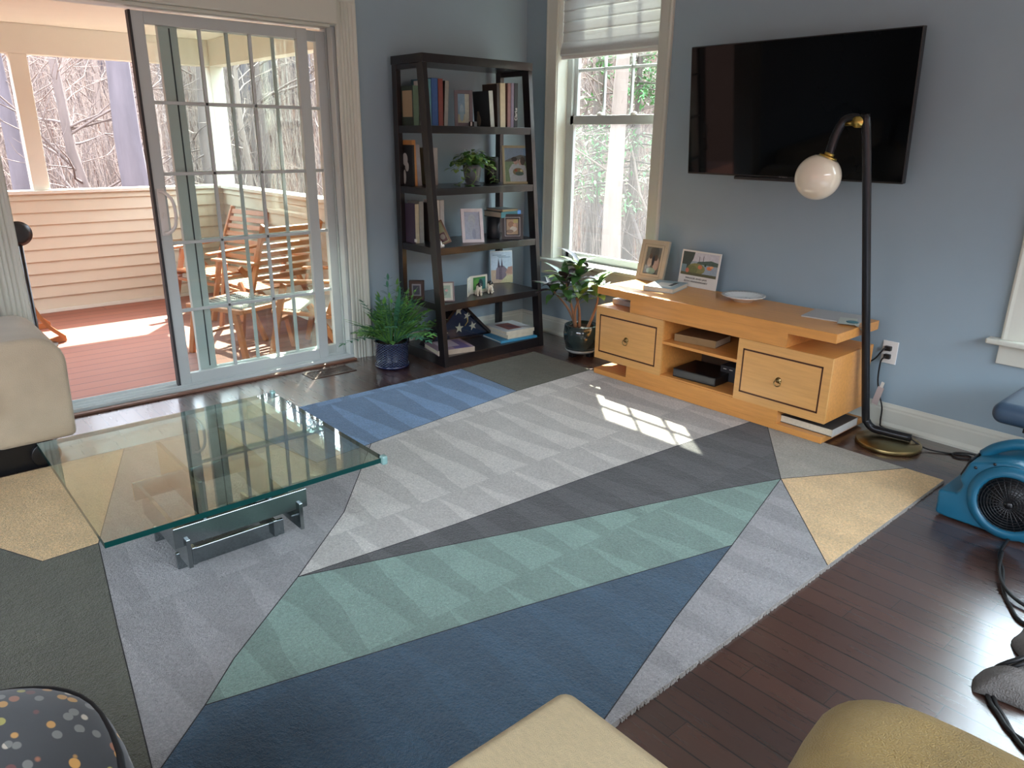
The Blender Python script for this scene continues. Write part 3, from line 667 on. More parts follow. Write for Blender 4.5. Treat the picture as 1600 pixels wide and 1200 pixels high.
# ------------------------------------------------------------------ television
t = empty('television', (2.275, -.05, 1.6), 'large flat black television mounted on the grey blue wall', 'television')
M_ = Matrix.Translation((0, -.10, 0)) @ Matrix.Rotation(R(5), 4, 'X')
tv = bpy.data.objects.new('screen', None)
b = MB(); b.box((-.622, -.012, -.345), (.622, .022, .345), M_black, M_); b.obj('bezel', t, .004)
b = MB(); b.box((-.616, -.0135, -.335), (.616, -.011, .339), M_screen, M_); b.obj('screen', t)
b = MB(); b.box((-.30, -.02, -.362), (.30, .01, -.345), M_black, M_); b.obj('speaker_bar', t, .003)
text_part('SONY', .014, mat('logo_grey', (120, 120, 120), .4), t, M_ @ Vector((0, -.0142, -.340)), (R(95), 0, 0), name='logo', sx=1.4)
b = MB(); b.box((-.2, -.08, -.15), (.2, .045, .15), M_black); b.obj('wall_bracket', t, .004)

# ------------------------------------------------------------------ floor lamp
t = empty('floor_lamp', (3.09, -.25, 0), 'black tube floor lamp with brass base and white globe shade beside the console', 'lamp')
def LL(b_, nm, bev=0.):
    o = b_.obj(nm, t, bev); o.matrix_parent_inverse = Matrix.Translation((-3.09, .25, 0)); return o
LL(MB().lathe([(0.001, 0), (.148, 0), (.152, .004), (.152, .020), (.148, .024), (.001, .024)], M_darkbrass, 64, (3.09, -.255, 0)), 'base')
B0 = Vector((2.955, -.22, .05)); T0 = Vector((2.833, -.45, 1.466)); ax = (T0-B0).normalized()
toe = Vector((3.17, -.19, .045)); hd = (toe-B0); hd.z = 0; hd.normalize()
rr = .0195
corner = [B0-Vector((0, 0, .005))+hd*.0+ax*.11, B0+ax*.06, B0+ax*.025+hd*.008, B0+hd*.028+Vector((0, 0, -.002)), B0+hd*.07+Vector((0, 0, -.004)), Vector((toe.x, toe.y, .0445))]
gl_c = P(1278, 277, 1, -.50); 
# upper bend towards the globe
ap1 = P(1333, 184, 1, -.455); ap2 = P(1347, 190, 1, -.452); ap3 = P(1318, 190, 1, -.46); e1 = P(1304, 215, 1, -.47); e2 = P(1295, 243, 1, -.485)
path = [toe.copy()]; path[0].z = .0445
path = [Vector((toe.x, toe.y, .0445)), B0+hd*.07+Vector((0, 0, -.0045)), B0+hd*.03+Vector((0, 0, .002)), B0+hd*.006+ax*.03, B0+ax*.08, B0+ax*.5, T0, ap2, ap1, ap3, e1, e2]
LL(MB().tube(catmull(path, 8), rr, M_blackmetal, 20), 'pole')
gr = 34.5*mpp(gl_c)
nk = (e2-gl_c).normalized()
Mg = Matrix.Translation(gl_c) @ nk.to_track_quat('Z', 'Y').to_matrix().to_4x4()
prof = [(gr*math.sin(a), -gr*math.cos(a)) for a in [i*PI/22 for i in range(1, 20)]]
LL(MB().lathe([(.001, -gr)]+prof+[(gr*.42, gr*.905), (.001, gr*.9)], M_opal, 48, mtx=Mg), 'globe_shade')
LL(MB().lathe([(.001, gr*.86), (gr*.40, gr*.86), (gr*.40, gr*.96), (gr*.36, gr*.99), (.001, gr*.99)], M_brass, 32, mtx=Mg), 'shade_cap')
LL(MB().tube([gl_c+nk*gr*.97, gl_c+nk*gr*1.12], .023, M_brass, 20), 'collar')
k1 = P(1344, 191, 1, -.455)+Vector((0, -.02, 0)); k2 = P(1320, 193, 1, -.46)
LL(MB().tube([k1+Vector((.0, -.014, 0)), k1+Vector((0, .05, 0))], .024, M_brass, 24), 'knuckle'); LL(MB().tube([k1+Vector((0, .012, -.004)), k2], .011, M_brass, 16), 'cross_bar')
# cords
def cord(nm, lab, pts, r_, m_=M_rubber, n=8):
    o = MB().tube(catmull(pts, n), r_, m_, 8).obj(nm); return tag(o, lab, 'cord')
cord('lamp_cord', 'thin black lamp cord running from lamp base along the baseboard', [(3.168, -.19, .040), (3.24, -.185, .012), (3.32, -.15, .0045), (3.40, -.10, .0045), (3.43, -.13, .0045), (3.38, -.17, .0045), (3.35, -.13, .0075), (3.42, -.08, .010), (3.6, -.06, .0045), (3.9, -.05, .0045)], .004)
# outlet
t = empty('wall_outlet', (2.925, 0, .402), 'white duplex wall outlet beside the console with two plugs', 'outlet')
b = MB(); b.box((-.039, -.006, -.060), (.039, 0, .060), M_white); b.obj('cover_plate', t, .002)
for z in (.02, -.02):
    b = MB(); b.box((-.014, -.0075, z-.013), (.014, -.005, z+.013), M_paper); b.obj('socket', t, .002)
o = tag(MB().tube(catmull([(2.92, -.012, .425), (2.91, -.035, .425), (2.895, -.045, .40), (2.87, -.045, .36), (2.80, -.04, .30), (2.7, -.035, .2)], 6), .004, M_rubber, 8).obj('console_cord'), 'black cord from upper outlet socket disappearing behind the console', 'cord')
MB().box((2.905, -.03, .413), (2.937, -.0078, .437), M_rubber).obj('plug', o, .003)
o = tag(MB().tube(catmull([(2.922, -.02, .382), (2.915, -.04, .378), (2.904, -.042, .35), (2.905, -.04, .26), (2.925, -.042, .18), (2.95, -.04, .11), (2.955, -.04, .03), (2.975, -.045, .005), (3.1, -.045, .0045)], 6), .004, M_rubber, 8).obj('plugged_cord'), 'black cord with white warning tag hanging from lower outlet socket', 'cord')
MB().box((2.907, -.03, .37), (2.939, -.0078, .394), M_rubber).obj('plug', o, .003)
b = MB(); M_ = Matrix.Translation((2.925, -.047, .19)) @ Matrix.Rotation(R(12), 4, 'Y'); b.box((-.016, -.001, -.07), (.016, .001, .03), mat('tag_paper', (196, 182, 178), .6), M_); b.box((-.008, -.001, .03), (.008, .001, .06), M_paper, M_); b.obj('tag', o)

# ------------------------------------------------------------------ glass coffee table
t = empty('coffee_table', (1.862, -3.157, RZ), 'square glass top coffee table on interlocking chrome slab base', 'table')
def CT(b_, nm, bev=0.):
    o = b_.obj(nm, t, bev); o.matrix_parent_inverse = Matrix.Translation((-1.862, 3.157, -RZ)); return o
gx0, gx1, gy0, gy1 = 1.405, 2.318, -3.609, -2.705
b = MB(); b.box((gx0, gy0, .352), (gx1, gy1, .370), M_tglass)
b.mats.append(M_gedge)
for i in range(2, 6): b.mi[i] = 1
CT(b, 'glass_top')
for (x, y) in ((gx0, gy1), (gx1, gy1)):
    c = MB(); c.box((x-.014, y-.014, .344), (x+.012, y+.008, .3775), mat('corner_guard', (150, 190, 185), .08, .2, coat=.5)); CT(c, 'corner_guard', .006)
bh = .072; th = .014
tiers = [(.012, .60*.5, .40*.5), (.012+bh*.82, .68*.5, .46*.5), (.012+bh*1.9, .0, .0)]
z1 = RZ+.0005
def slab(p, q, z0, h): return MB().box((min(p[0], q[0]), min(p[1], q[1]), z0), (max(p[0], q[0]), max(p[1], q[1]), z0+h), M_chrome)
# low frame
for x in (1.985, 1.74): CT(slab((x-th, -3.345), (x, -2.955), z1, .062), 'chrome_slab', .0015)
for y in (-3.285, -2.99): CT(slab((1.70, y-th), (2.01, y), z1+.012, .066), 'chrome_slab', .0015)
# middle frame
for x in (2.085, 1.64): CT(slab((x-th, -3.37), (x, -2.90), z1+.137, .072), 'chrome_slab', .0015)
for y in (-3.325, -2.925): CT(slab((1.60, y-th), (2.10, y), z1+.058, .105), 'chrome_slab', .0015)
# upper pieces carrying the glass
for y in (-3.25, -3.02): CT(slab((1.62, y-th), (2.06, y), z1+.20, .138), 'chrome_slab', .0015)

# ------------------------------------------------------------------ cream sofa at the left
t = empty('sofa', (.44, -4.4, 0), 'cream chenille sofa end with black plinth beside the open patio door', 'sofa')
def SF(o): o.parent = t; o.matrix_parent_inverse = Matrix.Translation((-.44, 4.4, 0)); return o
prof = [(-3.68, .125), (-3.365, .125)]+[(-3.355-.12+.12*math.cos(a), .602-.13+.13*math.sin(a)) for a in [i*PI/2/10 for i in range(11)]]+[(-3.60, .602), (-3.66, .585), (-3.68, .54)]
o = MB().prism(prof, M_sofa, lambda a, h, k: Vector((.14 if k == 0 else .735, a, h))).obj('arm', None, .028, seg=4)
for q in o.data.polygons: q.use_smooth = True
SF(o)
SF(soft('back', (.14, -5.7, .125), (.36, -3.64, .74), M_sofa, None, .07))
SF(soft('seat_base', (.34, -5.7, .125), (.72, -3.65, .30), M_sofa, None, .03)); 
for i in range(2): SF(soft('seat_cushion', (.35, -3.66-(i+1)*.98, .30), (.80, -3.665-i*.98, .44), M_sofa, None, .05))
SF(MB().box((.17, -5.66, 0), (.70, -3.50, .125), M_black).obj('plinth', None, .004))
SF(MB().tube([(.55, -3.5, .062), (.725, -3.5, .062)], .06, M_black, 24).obj('roller_foot', None, .004))

# ------------------------------------------------------------------ foreground seats
t = empty('ottoman', (3.93, -3.42, 0), 'square tan woven ottoman with crisp corners in the foreground', 'ottoman')
def OT(o, c): o.parent = t; o.matrix_parent_inverse = Matrix.Translation((-c[0], -c[1], 0)); return o
OT(soft('cushion', (3.59, -3.80, .16), (4.28, -3.08, .432), M_tan, None, .035, seg=6), (3.93, -3.42))
for x in (3.66, 4.22):
    for y in (-3.74, -3.14): OT(MB().lathe([(.001, 0), (.016, 0), (.022, .16), (.001, .16)], M_black, 16, (x, y, 0)).obj('leg'), (3.93, -3.42))
t = empty('armchair', (4.45, -2.85, 0), 'olive tan velour armchair with rounded arm at the lower right', 'armchair')
b = MB(); b.box((4.02, -3.10, .10), (4.70, -2.56, .44), M_olive)
def rounded(name, a, b_, m, parent, rad, amp=.0, seed=1, nn=14, e=4.):
    """superellipsoid cushion with slight folds"""
    a = Vector(a); b_ = Vector(b_); c = (a+b_)/2; h = (b_-a)/2; vs = []; seg, rg = 48, 26
    def sp(v, p_): return math.copysign(abs(v)**p_, v)
    for i in range(rg+1):
        ph = -PI/2+PI*i/rg
        for k in range(seg):
            th_ = 2*PI*k/seg; p_ = 2/e
            v = Vector((sp(math.cos(ph), p_)*sp(math.cos(th_), p_)*h.x, sp(math.cos(ph), p_)*sp(math.sin(th_), p_)*h.y, sp(math.sin(ph), p_)*h.z))
            if amp: v += v.normalized()*amp*noise.noise(Vector((v.x*5+seed, v.y*9, v.z*7)))
            vs.append(c+v)
    mb = MB(); mb.add(vs, [(i*seg+k, i*seg+(k+1) % seg, (i+1)*seg+(k+1) % seg, (i+1)*seg+k) for i in range(rg) for k in range(seg)], m, True)
    return mb.obj(name, parent)
def rel(o, t):
    o.parent = t; o.matrix_parent_inverse = Matrix.Translation(-t.location); return o
rel(rounded('arm', (3.93, -3.04, .12), (4.52, -2.57, .462), M_olive, None, .1, .025, 3, e=2.9), t)
rel(soft('seat', (4.08, -3.32, .1), (4.68, -2.95, .36), M_olive, None, .06), t)
for x in (4.12, 4.56): rel(MB().lathe([(.001, 0), (.016, 0), (.022, .14), (.001, .14)], M_black, 16, (x, -2.8, 0)).obj('leg'), t)

# patterned armchair at the lower left
M_pat, bs = newmat('dotted_upholstery'); n = N(M_pat)
vo = n.n.nodes.new('ShaderNodeTexVoronoi'); vo.inputs['Scale'].default_value = 24; vo.inputs['Randomness'].default_value = .75
tc = n.n.nodes.new('ShaderNodeTexCoord'); mp = n.n.nodes.new('ShaderNodeMapping'); mp.inputs['Scale'].default_value = (1, 1.6, 1.2); mp.inputs['Rotation'].default_value = (.3, .2, .6)
n.n.links.new(tc.outputs['Object'], mp.inputs[0]); n.n.links.new(mp.outputs[0], vo.inputs['Vector'])
wn = n.n.nodes.new('ShaderNodeTexWhiteNoise'); n.n.links.new(vo.outputs['Color'], wn.inputs['Vector'])
cr = n.n.nodes.new('ShaderNodeValToRGB'); cr.color_ramp.interpolation = 'CONSTANT'
cols = [(0, (24, 28, 32)), (.22, (150, 88, 52)), (.40, (196, 142, 60)), (.56, (112, 112, 106)), (.72, (168, 160, 70)), (.82, (96, 40, 34)), (.94, (190, 178, 160))]
el = cr.color_ramp.elements; el[0].position = 0; el[0].color = lin(cols[0][1]); el[1].position = cols[1][0]; el[1].color = lin(cols[1][1])
for q, c in cols[2:]: k = el.new(q); k.color = lin(c)
n.n.links.new(wn.outputs['Value'], cr.inputs[0])
msk = n.mr(vo.outputs['Distance'], .30, .36, 1., 0.)
n.n.links.new(n.mix(msk, lin((22, 25, 29)), cr.outputs[0]), bs.inputs['Base Color']); bs.inputs['Roughness'].default_value = .75; bs.inputs['Sheen Weight'].default_value = .3
t = empty('patterned_armchair', (3.15, -4.35, 0), 'dark armchair with colourful dotted upholstery and black piping at the lower left', 'armchair', 0)
rel(rounded('arm', (2.74, -4.52, .12), (3.36, -3.76, .425), M_pat, None, .1, .012, 6, e=2.7), t)
rel(soft('base', (2.78, -4.95, .10), (3.30, -4.45, .34), M_pat, None, .04), t)
pp = []
for i in range(49):
    a = 2*PI*i/48; f = lambda v: math.copysign(abs(v)**(2/2.7), v)
    pp.append(Vector((3.05+.300*f(math.cos(a)), -4.142+.362*f(math.sin(a)), .345)))
rel(MB().tube(pp, .007, mat('black_piping', (18, 19, 22), .6), 8).obj('piping'), t)
for x in (2.9, 3.2): rel(MB().lathe([(.001, .012), (.016, .012), (.022, .15), (.001, .15)], M_black, 16, (x, -4.08, 0)).obj('leg'), t)

# blue padded bench right
t = empty('padded_bench', (4.0, -.40, 0), 'slate blue vinyl padded bench below the window at the right edge', 'bench')
rel(soft('pad', (3.585, -.63, .365), (4.75, -.16, .455), M_bluevinyl, None, .042, seg=6), t)
for x in (3.74, 4.6):
    for y in (-.56, -.22): rel(MB().box((x-.018, y-.018, 0), (x+.018, y+.018, .37), M_black).obj('leg', None, .003), t)
rel(MB().box((3.70, -.58, .34), (4.64, -.20, .366), M_black).obj('frame', None, .003), t)

# ------------------------------------------------------------------ air mover
fx, fy = 3.765, -.86
t = empty('air_mover', (fx, -.75, 0), 'teal carpet air mover fan with round black grille on floor beside the rug', 'fan')
bd = MB()
prof = [(-.235, .012), (-.235, .06), (-.240, .112), (-.17, .120), (-.155, .16), (-.175, .185), (-.150, .262), (-.12, .272)]
for i in range(0, 12): a = R(118-i*15); prof.append((.005+.165*math.cos(a), .148+.16*math.sin(a)))
prof += [(.12, .006), (-.19, .006)]
yw = .17
def fr_(u, v, w_): return Vector((fx+u, fy+ (.0 if w_ == 0 else yw*1.6), v))
bd.prism(prof, M_teal, fr_); o = bd.obj('housing', None, .022, seg=4); rel(o, t)
for p_ in o.data.polygons: p_.use_smooth = True
Mf = Matrix.Translation((fx+.012, fy, .148)) @ Matrix.Rotation(R(90), 4, 'X')
rel(MB().lathe([(.100, -.002), (.150, -.004), (.146, .008), (.134, .018), (.118, .024), (.110, .020), (.106, .006), (.100, .004)], M_teal, 56, mtx=Mf).obj('intake_ring'), t)
rel(MB().lathe([(.001, .0), (.108, .0), (.108, .006), (.001, .006)], M_black, 48, mtx=Mf).obj('intake_well'), t)
g = MB()
for rr_ in [.02+.0105*i for i in range(9)]:
    g.tube([Mf @ Vector((rr_*math.cos(2*PI*i/40), rr_*math.sin(2*PI*i/40), .016+.004*(1-rr_/.11))) for i in range(41)], .0014, M_black, 5, False)
for i in range(26):
    a = 2*PI*i/26; g.tube([Mf @ Vector((.012*math.cos(a), .012*math.sin(a), .02)), Mf @ Vector((.11*math.cos(a), .11*math.sin(a), .012))], .0017, mat('grille_wire', (36, 36, 38), .4), 5)
g.lathe([(.001, .016), (.014, .016), (.014, .024), (.001, .024)], M_black, 20, mtx=Mf); rel(g.obj('grille'), t)
# nozzle
b = MB(); b.box((fx-.2385, fy+.022, .024), (fx-.22, fy+.25, .098), M_black); rel(b.obj('outlet_mouth', None, .012), t)
for i in range(5): y = fy+.06+.035*i; o = rel(MB().box((fx-.243, y-.002, .026), (fx-.236, y+.002, .096), M_black).obj('outlet_bar'), t)
b = MB(); Mc = Matrix.Translation((fx-.166, fy+.14, .222)) @ Matrix.Rotation(R(17), 4, 'Y'); b.box((-.008, -.10, -.042), (.004, .10, .042), M_black, Mc); o = rel(b.obj('control_panel', None, .01), t)
for y in (-.06, .0, .05): b = MB(); b.box((-.012, y-.012, -.012), (-.006, y+.012, .012), mat('switch_grey', (120, 122, 124), .4), Mc); rel(b.obj('switch', None, .002), t)
hp = catmull([(fx-.14, fy+.13, .262), (fx-.10, fy+.13, .305), (fx-.03, fy+.13, .342), (fx+.05, fy+.13, .344), (fx+.12, fy+.13, .312), (fx+.155, fy+.13, .25)], 8)
b = MB(); b.tube(hp, [.022+.004*math.sin(i) * 0 for i in range(len(hp))], M_teal, 16); rel(b.obj('handle'), t)
for (x, z) in ((-.125, .250), (-.065, .285)): b = MB(); b.ell((fx+x, fy-.002, z), (.006, .004, .006), M_black, 10, 6); rel(b.obj('screw'), t)
for x in (-.17, .1):
    for y in (.04, .22): rel(MB().lathe([(.001, 0), (.016, 0), (.014, .012), (.001, .012)], M_rubber, 12, (fx+x, fy+y, 0)).obj('rubber_foot'), t)
# power cords
def fl(x, y, z=.006): v = P(x, y, 2, z); return v
cord('power_cord', 'black power cord looping from the air mover across floor to the towel', [(3.86, -.80, .06), fl(1597, 822, .02), fl(1563, 861), fl(1567, 893), fl(1568, 924), fl(1580, 950), fl(1594, 970), fl(1625, 985)], .006)
cord('extension_cord', 'second black cord crossing the power cord beside the grey towel', [fl(1566, 862, .0185), fl(1561, 890, .018), fl(1572, 921, .0185), fl(1605, 948, .012), fl(1650, 960)], .006)
cord('looped_cord', 'black cord looping over the grey towel and down the floor at right', [fl(1640, 1010, .10), fl(1600, 1027, .095), fl(1572, 1036, .07), fl(1554, 1046, .03), fl(1541, 1073), fl(1547, 1097), fl(1560, 1116), fl(1577, 1141), fl(1600, 1157), fl(1640, 1175)], .0065)
cord('second_looped_cord', 'black cord running beside the looped cord toward the lower right corner', [fl(1640, 1018, .10), fl(1604, 1034, .090), fl(1578, 1044, .06), fl(1562, 1053, .02), fl(1550, 1075), fl(1555, 1098), fl(1568, 1120), fl(1585, 1150), fl(1603, 1172), fl(1640, 1200)], .0065)
# towel
b = MB(); nx, ny = 44, 44; vs = []
for i in range(nx+1):
    for j in range(ny+1):
        u, v = i/nx, j/ny; r_ = math.hypot(u-.5, v-.5)*2; a = math.atan2(v-.5, u-.5)
        edge = .84+.14*math.sin(a*5+1)+.07*math.sin(a*9)
        x = 4.24+(u-.5)*.50*edge; y = -1.62+(v-.5)*.56*edge
        h = max(0, 1-max(abs(u-.5), abs(v-.5))*2)
        z = .004+.095*min(1, h*2.2)**.6*(.55+.45*noise.noise(Vector((u*3.2, v*3.2, 3)))*1.6)+.03*abs(noise.noise(Vector((u*8, v*8, 1))))*min(1, h*4)
        vs.append((x, y, max(.004, z)))
b.add(vs, [(i*(ny+1)+j, (i+1)*(ny+1)+j, (i+1)*(ny+1)+j+1, i*(ny+1)+j+1) for i in range(nx) for j in range(ny)], M_towel, True)
o = b.obj('towel'); k = o.modifiers.new('s', 'SOLIDIFY'); k.thickness = .004; k.offset = -1; tag(o, 'crumpled dark grey towel heaped on hardwood floor at the right edge', 'towel')

# ------------------------------------------------------------------ bookcase
YL, YR, XB = -1.20, -.306, .15
HS = [.067, .412, .772, 1.140, 1.512]      # tops of the boards
def xf(z): return .632-.096*z               # front line of the leaning posts
t = empty('bookcase', (.38, -.753, 0), 'dark espresso ladder bookcase with sloping front posts beside the patio door', 'bookcase')
def BC(b_, nm, bev=.0015): return rel(b_.obj(nm, None, bev), t)
def slant(x0f, x1f, y0, y1, z0, z1, m):
    b = MB(); v = [(x0f(z0), y0, z0), (x1f(z0), y0, z0), (x1f(z0), y1, z0), (x0f(z0), y1, z0), (x0f(z1), y0, z1), (x1f(z1), y0, z1), (x1f(z1), y1, z1), (x0f(z1), y1, z1)]
    b.add(v, [(3, 2, 1, 0), (4, 5, 6, 7), (0, 1, 5, 4), (1, 2, 6, 5), (2, 3, 7, 6), (3, 0, 4, 7)], m); return b
for (y0, y1) in ((YL, YL+.034), (YR-.034, YR)):
    BC(slant(lambda z: xf(z)-.065, xf, y0, y1, 0, 1.872, M_espresso), 'front_post')
    BC(MB().box((.115, y0, 0), (.165, y1, 1.872), M_espresso), 'rear_post')
    BC(MB().box((.165, y0+.003, 1.872-.03), (xf(1.86)-.064, y1-.003, 1.872), M_espresso), 'side_rail')
BC(MB().box((.110, YL-.002, 1.872), (xf(1.9)+.006, YR+.002, 1.922), M_espresso), 'top')
for i, z in enumerate(HS):
    th_ = .067 if i == 0 else .045
    BC(MB().box((.118, YL+.034 if 1 else YL, z-th_), (xf(z)-.0005, YR-.034, z), M_espresso), 'shelf')
    for (y0, y1) in ((YL+.004, YL+.034), (YR-.034, YR-.004)): BC(MB().box((.165, y0, z-th_), (xf(z)-.064, y1, z), M_espresso), 'side_rail')
# books on shelves: y from the photograph at the spine plane
RZ90 = R(90)
def sb(si, px0, px1, pytop, lab, cover, spine=None, lean=0., xs_=None, d=.16, tone=None, h=None):
    z = HS[si]; X = xs_ if xs_ else xf(z)-.10
    ym = (px0+px1)/2; q = P(ym, 0, 0, X)
    a = P(px0, pytop, 0, X); c = P(px1, pytop, 0, X)
    base = [HS[si]]
    y0 = P(px0, (pytop+190)/2 if si == 4 else pytop+30, 0, X).y; y1 = P(px1, (pytop+190)/2 if si == 4 else pytop+30, 0, X).y
    hh = h or a.z-z
    return book(lab, (X-d/2, (y0+y1)/2, z), abs(y1-y0)-.001, hh, d, RZ90, cover, False, lean, spine, 'books standing on the bookcase')
def extra_lab(mc, x, z0, z1, d0, d1):
    def f(b, w_, h, d): b.box((-w_/2-.0006, -d/2+d*d0, h*z0), (-w_/2+.0002, -d/2+d*d1, h*z1), mc)
    return f
g = 'books standing on the bookcase'
X = xf(1.51)-.06
def Y(px, py, X_): return P(px, py, 0, X_).y
def H_(px, py, X_, z): return P(px, py, 0, X_).z-z
# top shelf
z = HS[4]
def row(si, X_, items):
    z = HS[si]
    for (a, c, pt, lab, cov, spn, lean, d) in items:
        pm = pt+25
        ya, yc = Y(a, pm, X_), Y(c, pm, X_); h_ = H_((a+c)/2, pt, X_, z)
        book(lab, (X_-min(d, X_-.14 if X_ < .35 else d)/2, (ya+yc)/2, z+.0004), max(.012, yc-ya-.0006), h_, min(d, X_-.14 if X_ < .35 else d), RZ90, cov, False, lean, spn, g)
bk = book('tall sage green book with a tan cover panel, leftmost on the top shelf', (.222, -1.143, z+.0004), .040, .236, .14, RZ90, (52, 66, 58), False, 0, (92, 116, 92), g,
          extra=lambda b, w_, h, d: b.box((-w_/2-.0006, -d/2+.012, h*.22), (-w_/2+.0002, d/2-.02, h*.88), mat('book_panel_tan', (168, 146, 116), .6)))
row(4, .30, [(659.5, 664.5, 126, 'narrow white spined book beside the teal book on the top shelf', (206, 206, 200), None, 0, .09),
           (665, 673.5, 123, 'teal and white mottled book standing on the top shelf', (50, 92, 104), (84, 142, 152), 0, .16),
           (674, 684, 122, 'royal blue book with pale lettering on the top shelf', (34, 66, 118), (44, 84, 144), 0, .16),
           (684.5, 692, 123, 'dark book with red lower spine on the top shelf', (44, 34, 34), (128, 58, 50), 0, .15),
           (693, 699, 126, 'black and white spined book leaning at the end of left top row', (42, 42, 42), (150, 150, 142), R(3), .15)])
row(4, X, [(777.5, 781.5, 131, 'thin dark brown book right of the dark cover book', (50, 42, 36), None, R(-2), .15),
           (782, 790, 130, 'cream paperback standing in the right top row', (198, 186, 152), (196, 184, 150), R(-1), .14),
           (793, 798, 130, 'green topped red paperback in the right top row', (96, 70, 66), (132, 92, 88), 0, .14),
           (798.5, 803, 130, 'mauve grey paperback in the right top row', (104, 94, 110), (118, 104, 124), 0, .14),
           (803.5, 809, 130, 'black paperback with white title, rightmost on the top shelf', (26, 28, 34), (24, 26, 30), 0, .14)])
q = Y(806.3, 155, X); text_part('Clarke', .030, M_white, bpy.data.objects['book'] if 0 else None, (X+.0018, q, z+.085), (R(90), R(-90), R(90)), name='spine_title')
tt = bpy.data.objects['spine_title']
for o_ in bpy.data.objects:
    if o_.get('label', '').startswith('black paperback with white title'): tt.parent = o_; tt.matrix_parent_inverse = o_.matrix_world.inverted() if 1 else Matrix()
bpy.context.view_layer.update()
bk = book('dark grey cover book with pale figure facing left, on the top shelf', (X-.10, Y(773, 150, X)-.004, z+.0004), .034, .225, .17, RZ90, (46, 54, 58), False, R(-5), (190, 198, 190), g)
b = MB(); b.ell((-.0175, .035, .045), (.0012, .022, .040), mat('figure_grey', (132, 126, 110), .6), 14, 8); b.ell((-.0176, .038, .088), (.001, .012, .014), mat('figure_grey', (132, 126, 110), .6), 12, 8); b.obj('cover_figure', bk)
frame('slim grey framed picture with tall blue photo between book rows on the top shelf', (xf(z)-.13, Y(725, 188, xf(z)-.13), z+.001), .120, .222, R(62), R(4), .022, (96, 92, 98), (118, 156, 190),
      [('r', 0, .0, 1, .3, (190, 186, 160)), ('r', .62, 0, 1, 1, (196, 196, 186)), ('e', .35, .35, .2, .3, (150, 178, 200))])
t2 = empty('paper_weight', (xf(z)-.06, Y(739, 188, xf(z)-.06), z), 'small black block ornament beside the slim picture frame on the top shelf', 'ornament', R(20))
MB().box((-.02, -.02, 0), (.02, .02, .03), M_black).obj('block', t2, .002); MB().box((-.006, -.0212, .004), (.006, -.02, .028), M_white).obj('label_strip', t2)
# second shelf
z = HS[3]; X = xf(z)-.07
bk = book('black cover book with white portrait print, leftmost on the second shelf', (.205, -1.156, z+.0004), .016, .255, .12, RZ90, (26, 26, 30), False, 0, (24, 24, 28), g)
b = MB(); mq = mat('portrait_grey', (178, 178, 176), .6)
for (a, c, r1, r2) in ((.02, .165, .030, .04), (.0, .12, .022, .030), (.03, .055, .016, .045), (.052, .09, .012, .02)): b.ell((-.0105, a, c), (.0008, r1, r2), mq, 14, 8)
b.obj('cover_portrait', bk)
row(3, .26, [(645.5, 651.5, 219, 'orange wood toned book standing on the second shelf', (176, 120, 66), (204, 146, 84), R(-2), .16),
           (652, 658.5, 226, 'pale grey book leaning beside the orange book on second shelf', (150, 150, 150), (158, 158, 160), R(-3), .15),
           (671, 676.5, 231, 'gold speckled spine book on the second shelf', (120, 104, 66), (164, 142, 88), 0, .15),
           (677, 684, 231, 'light grey spine book at the end of second shelf row', (160, 160, 154), (176, 174, 168), 0, .15)])
# third shelf
z = HS[2]; X = xf(z)-.07
bk = book('thick purple cover book, leftmost on the third shelf', (.215, -1.149, z+.0004), .030, .255, .125, RZ90, (74, 62, 80), False, 0, (186, 178, 152), g)
MB().box((-.0208, -.085, .010), (-.0198, -.055, .030), M_paper).obj('price_label', bk)
row(3-1, .275, [(655, 662, 315, 'silver grey spine book on the third shelf', (128, 132, 128), (150, 152, 148), 0, .16),
           (672.5, 679, 318, 'dark brown book behind the post on the third shelf', (64, 56, 52), None, 0, .15),
           (680.5, 687, 313, 'white spined book on the third shelf', (196, 194, 186), (200, 198, 190), 0, .15),
           (687.5, 694, 313, 'pale striped spine book at end of third shelf row', (186, 190, 188), (190, 192, 190), 0, .15)])
t3 = frame('small bronze frame tipped sideways against books on the third shelf', (xf(z)-.055, Y(697, 379, xf(z)-.055), z+.016), .078, .155, R(48), R(12), .012, (122, 94, 76), (196, 188, 150),
      [('r', .1, .05, .9, .5, (112, 60, 70)), ('e', .5, .3, .3, .14, (196, 176, 170))], inner=(176, 160, 130), stand=False, roll=R(-26))
t2 = empty('bird_figurine', (xf(z)-.03, Y(689, 381, xf(z)-.03), z), 'tiny white bottle figurine at the front of third shelf', 'figurine')
MB().lathe([(.001, 0), (.009, 0), (.009, .022), (.006, .026), (.004, .040), (.001, .044)], M_white, 14).obj('body', t2); MB().ell((.0, .018, .01), (.008, .008, .010), M_white, 10, 8).obj('chick', t2)
frame('silver picture frame with painted lilac window reflection leaning on the third shelf', (xf(z)-.09, Y(740, 373, xf(z)-.09), z+.001), .150, .228, R(64), R(17), .022, (226, 222, 226), (206, 208, 240),
      [('e', .5, .72, .24, .2, (214, 216, 240)), ('e', .45, .4, .2, .3, (206, 208, 238)), ('e', .6, .2, .12, .2, (178, 182, 220))], metal=.2, rough=.2, th=.02, roll=0)  # lilac base and ovals paint the window's reflection over the picture
t2 = empty('dark_vase', (xf(z)-.20, Y(771, 362, xf(z)-.20), z), 'dark cylinder vase holding up the books on the third shelf', 'vase')
MB().lathe([(.001, 0), (.044, 0), (.047, .004), (.047, .145), (.001, .145)], mat('charcoal_ceramic', (40, 46, 52), .4), 32).obj('body', t2)
xx = xf(z)-.20
book('dark green book lying on the dark vase of the third shelf', (xx+.0, Y(782, 330, xx), z+.146), .040, .15, .19, R(90), (40, 62, 54), True, spine=(60, 120, 130), group=None)
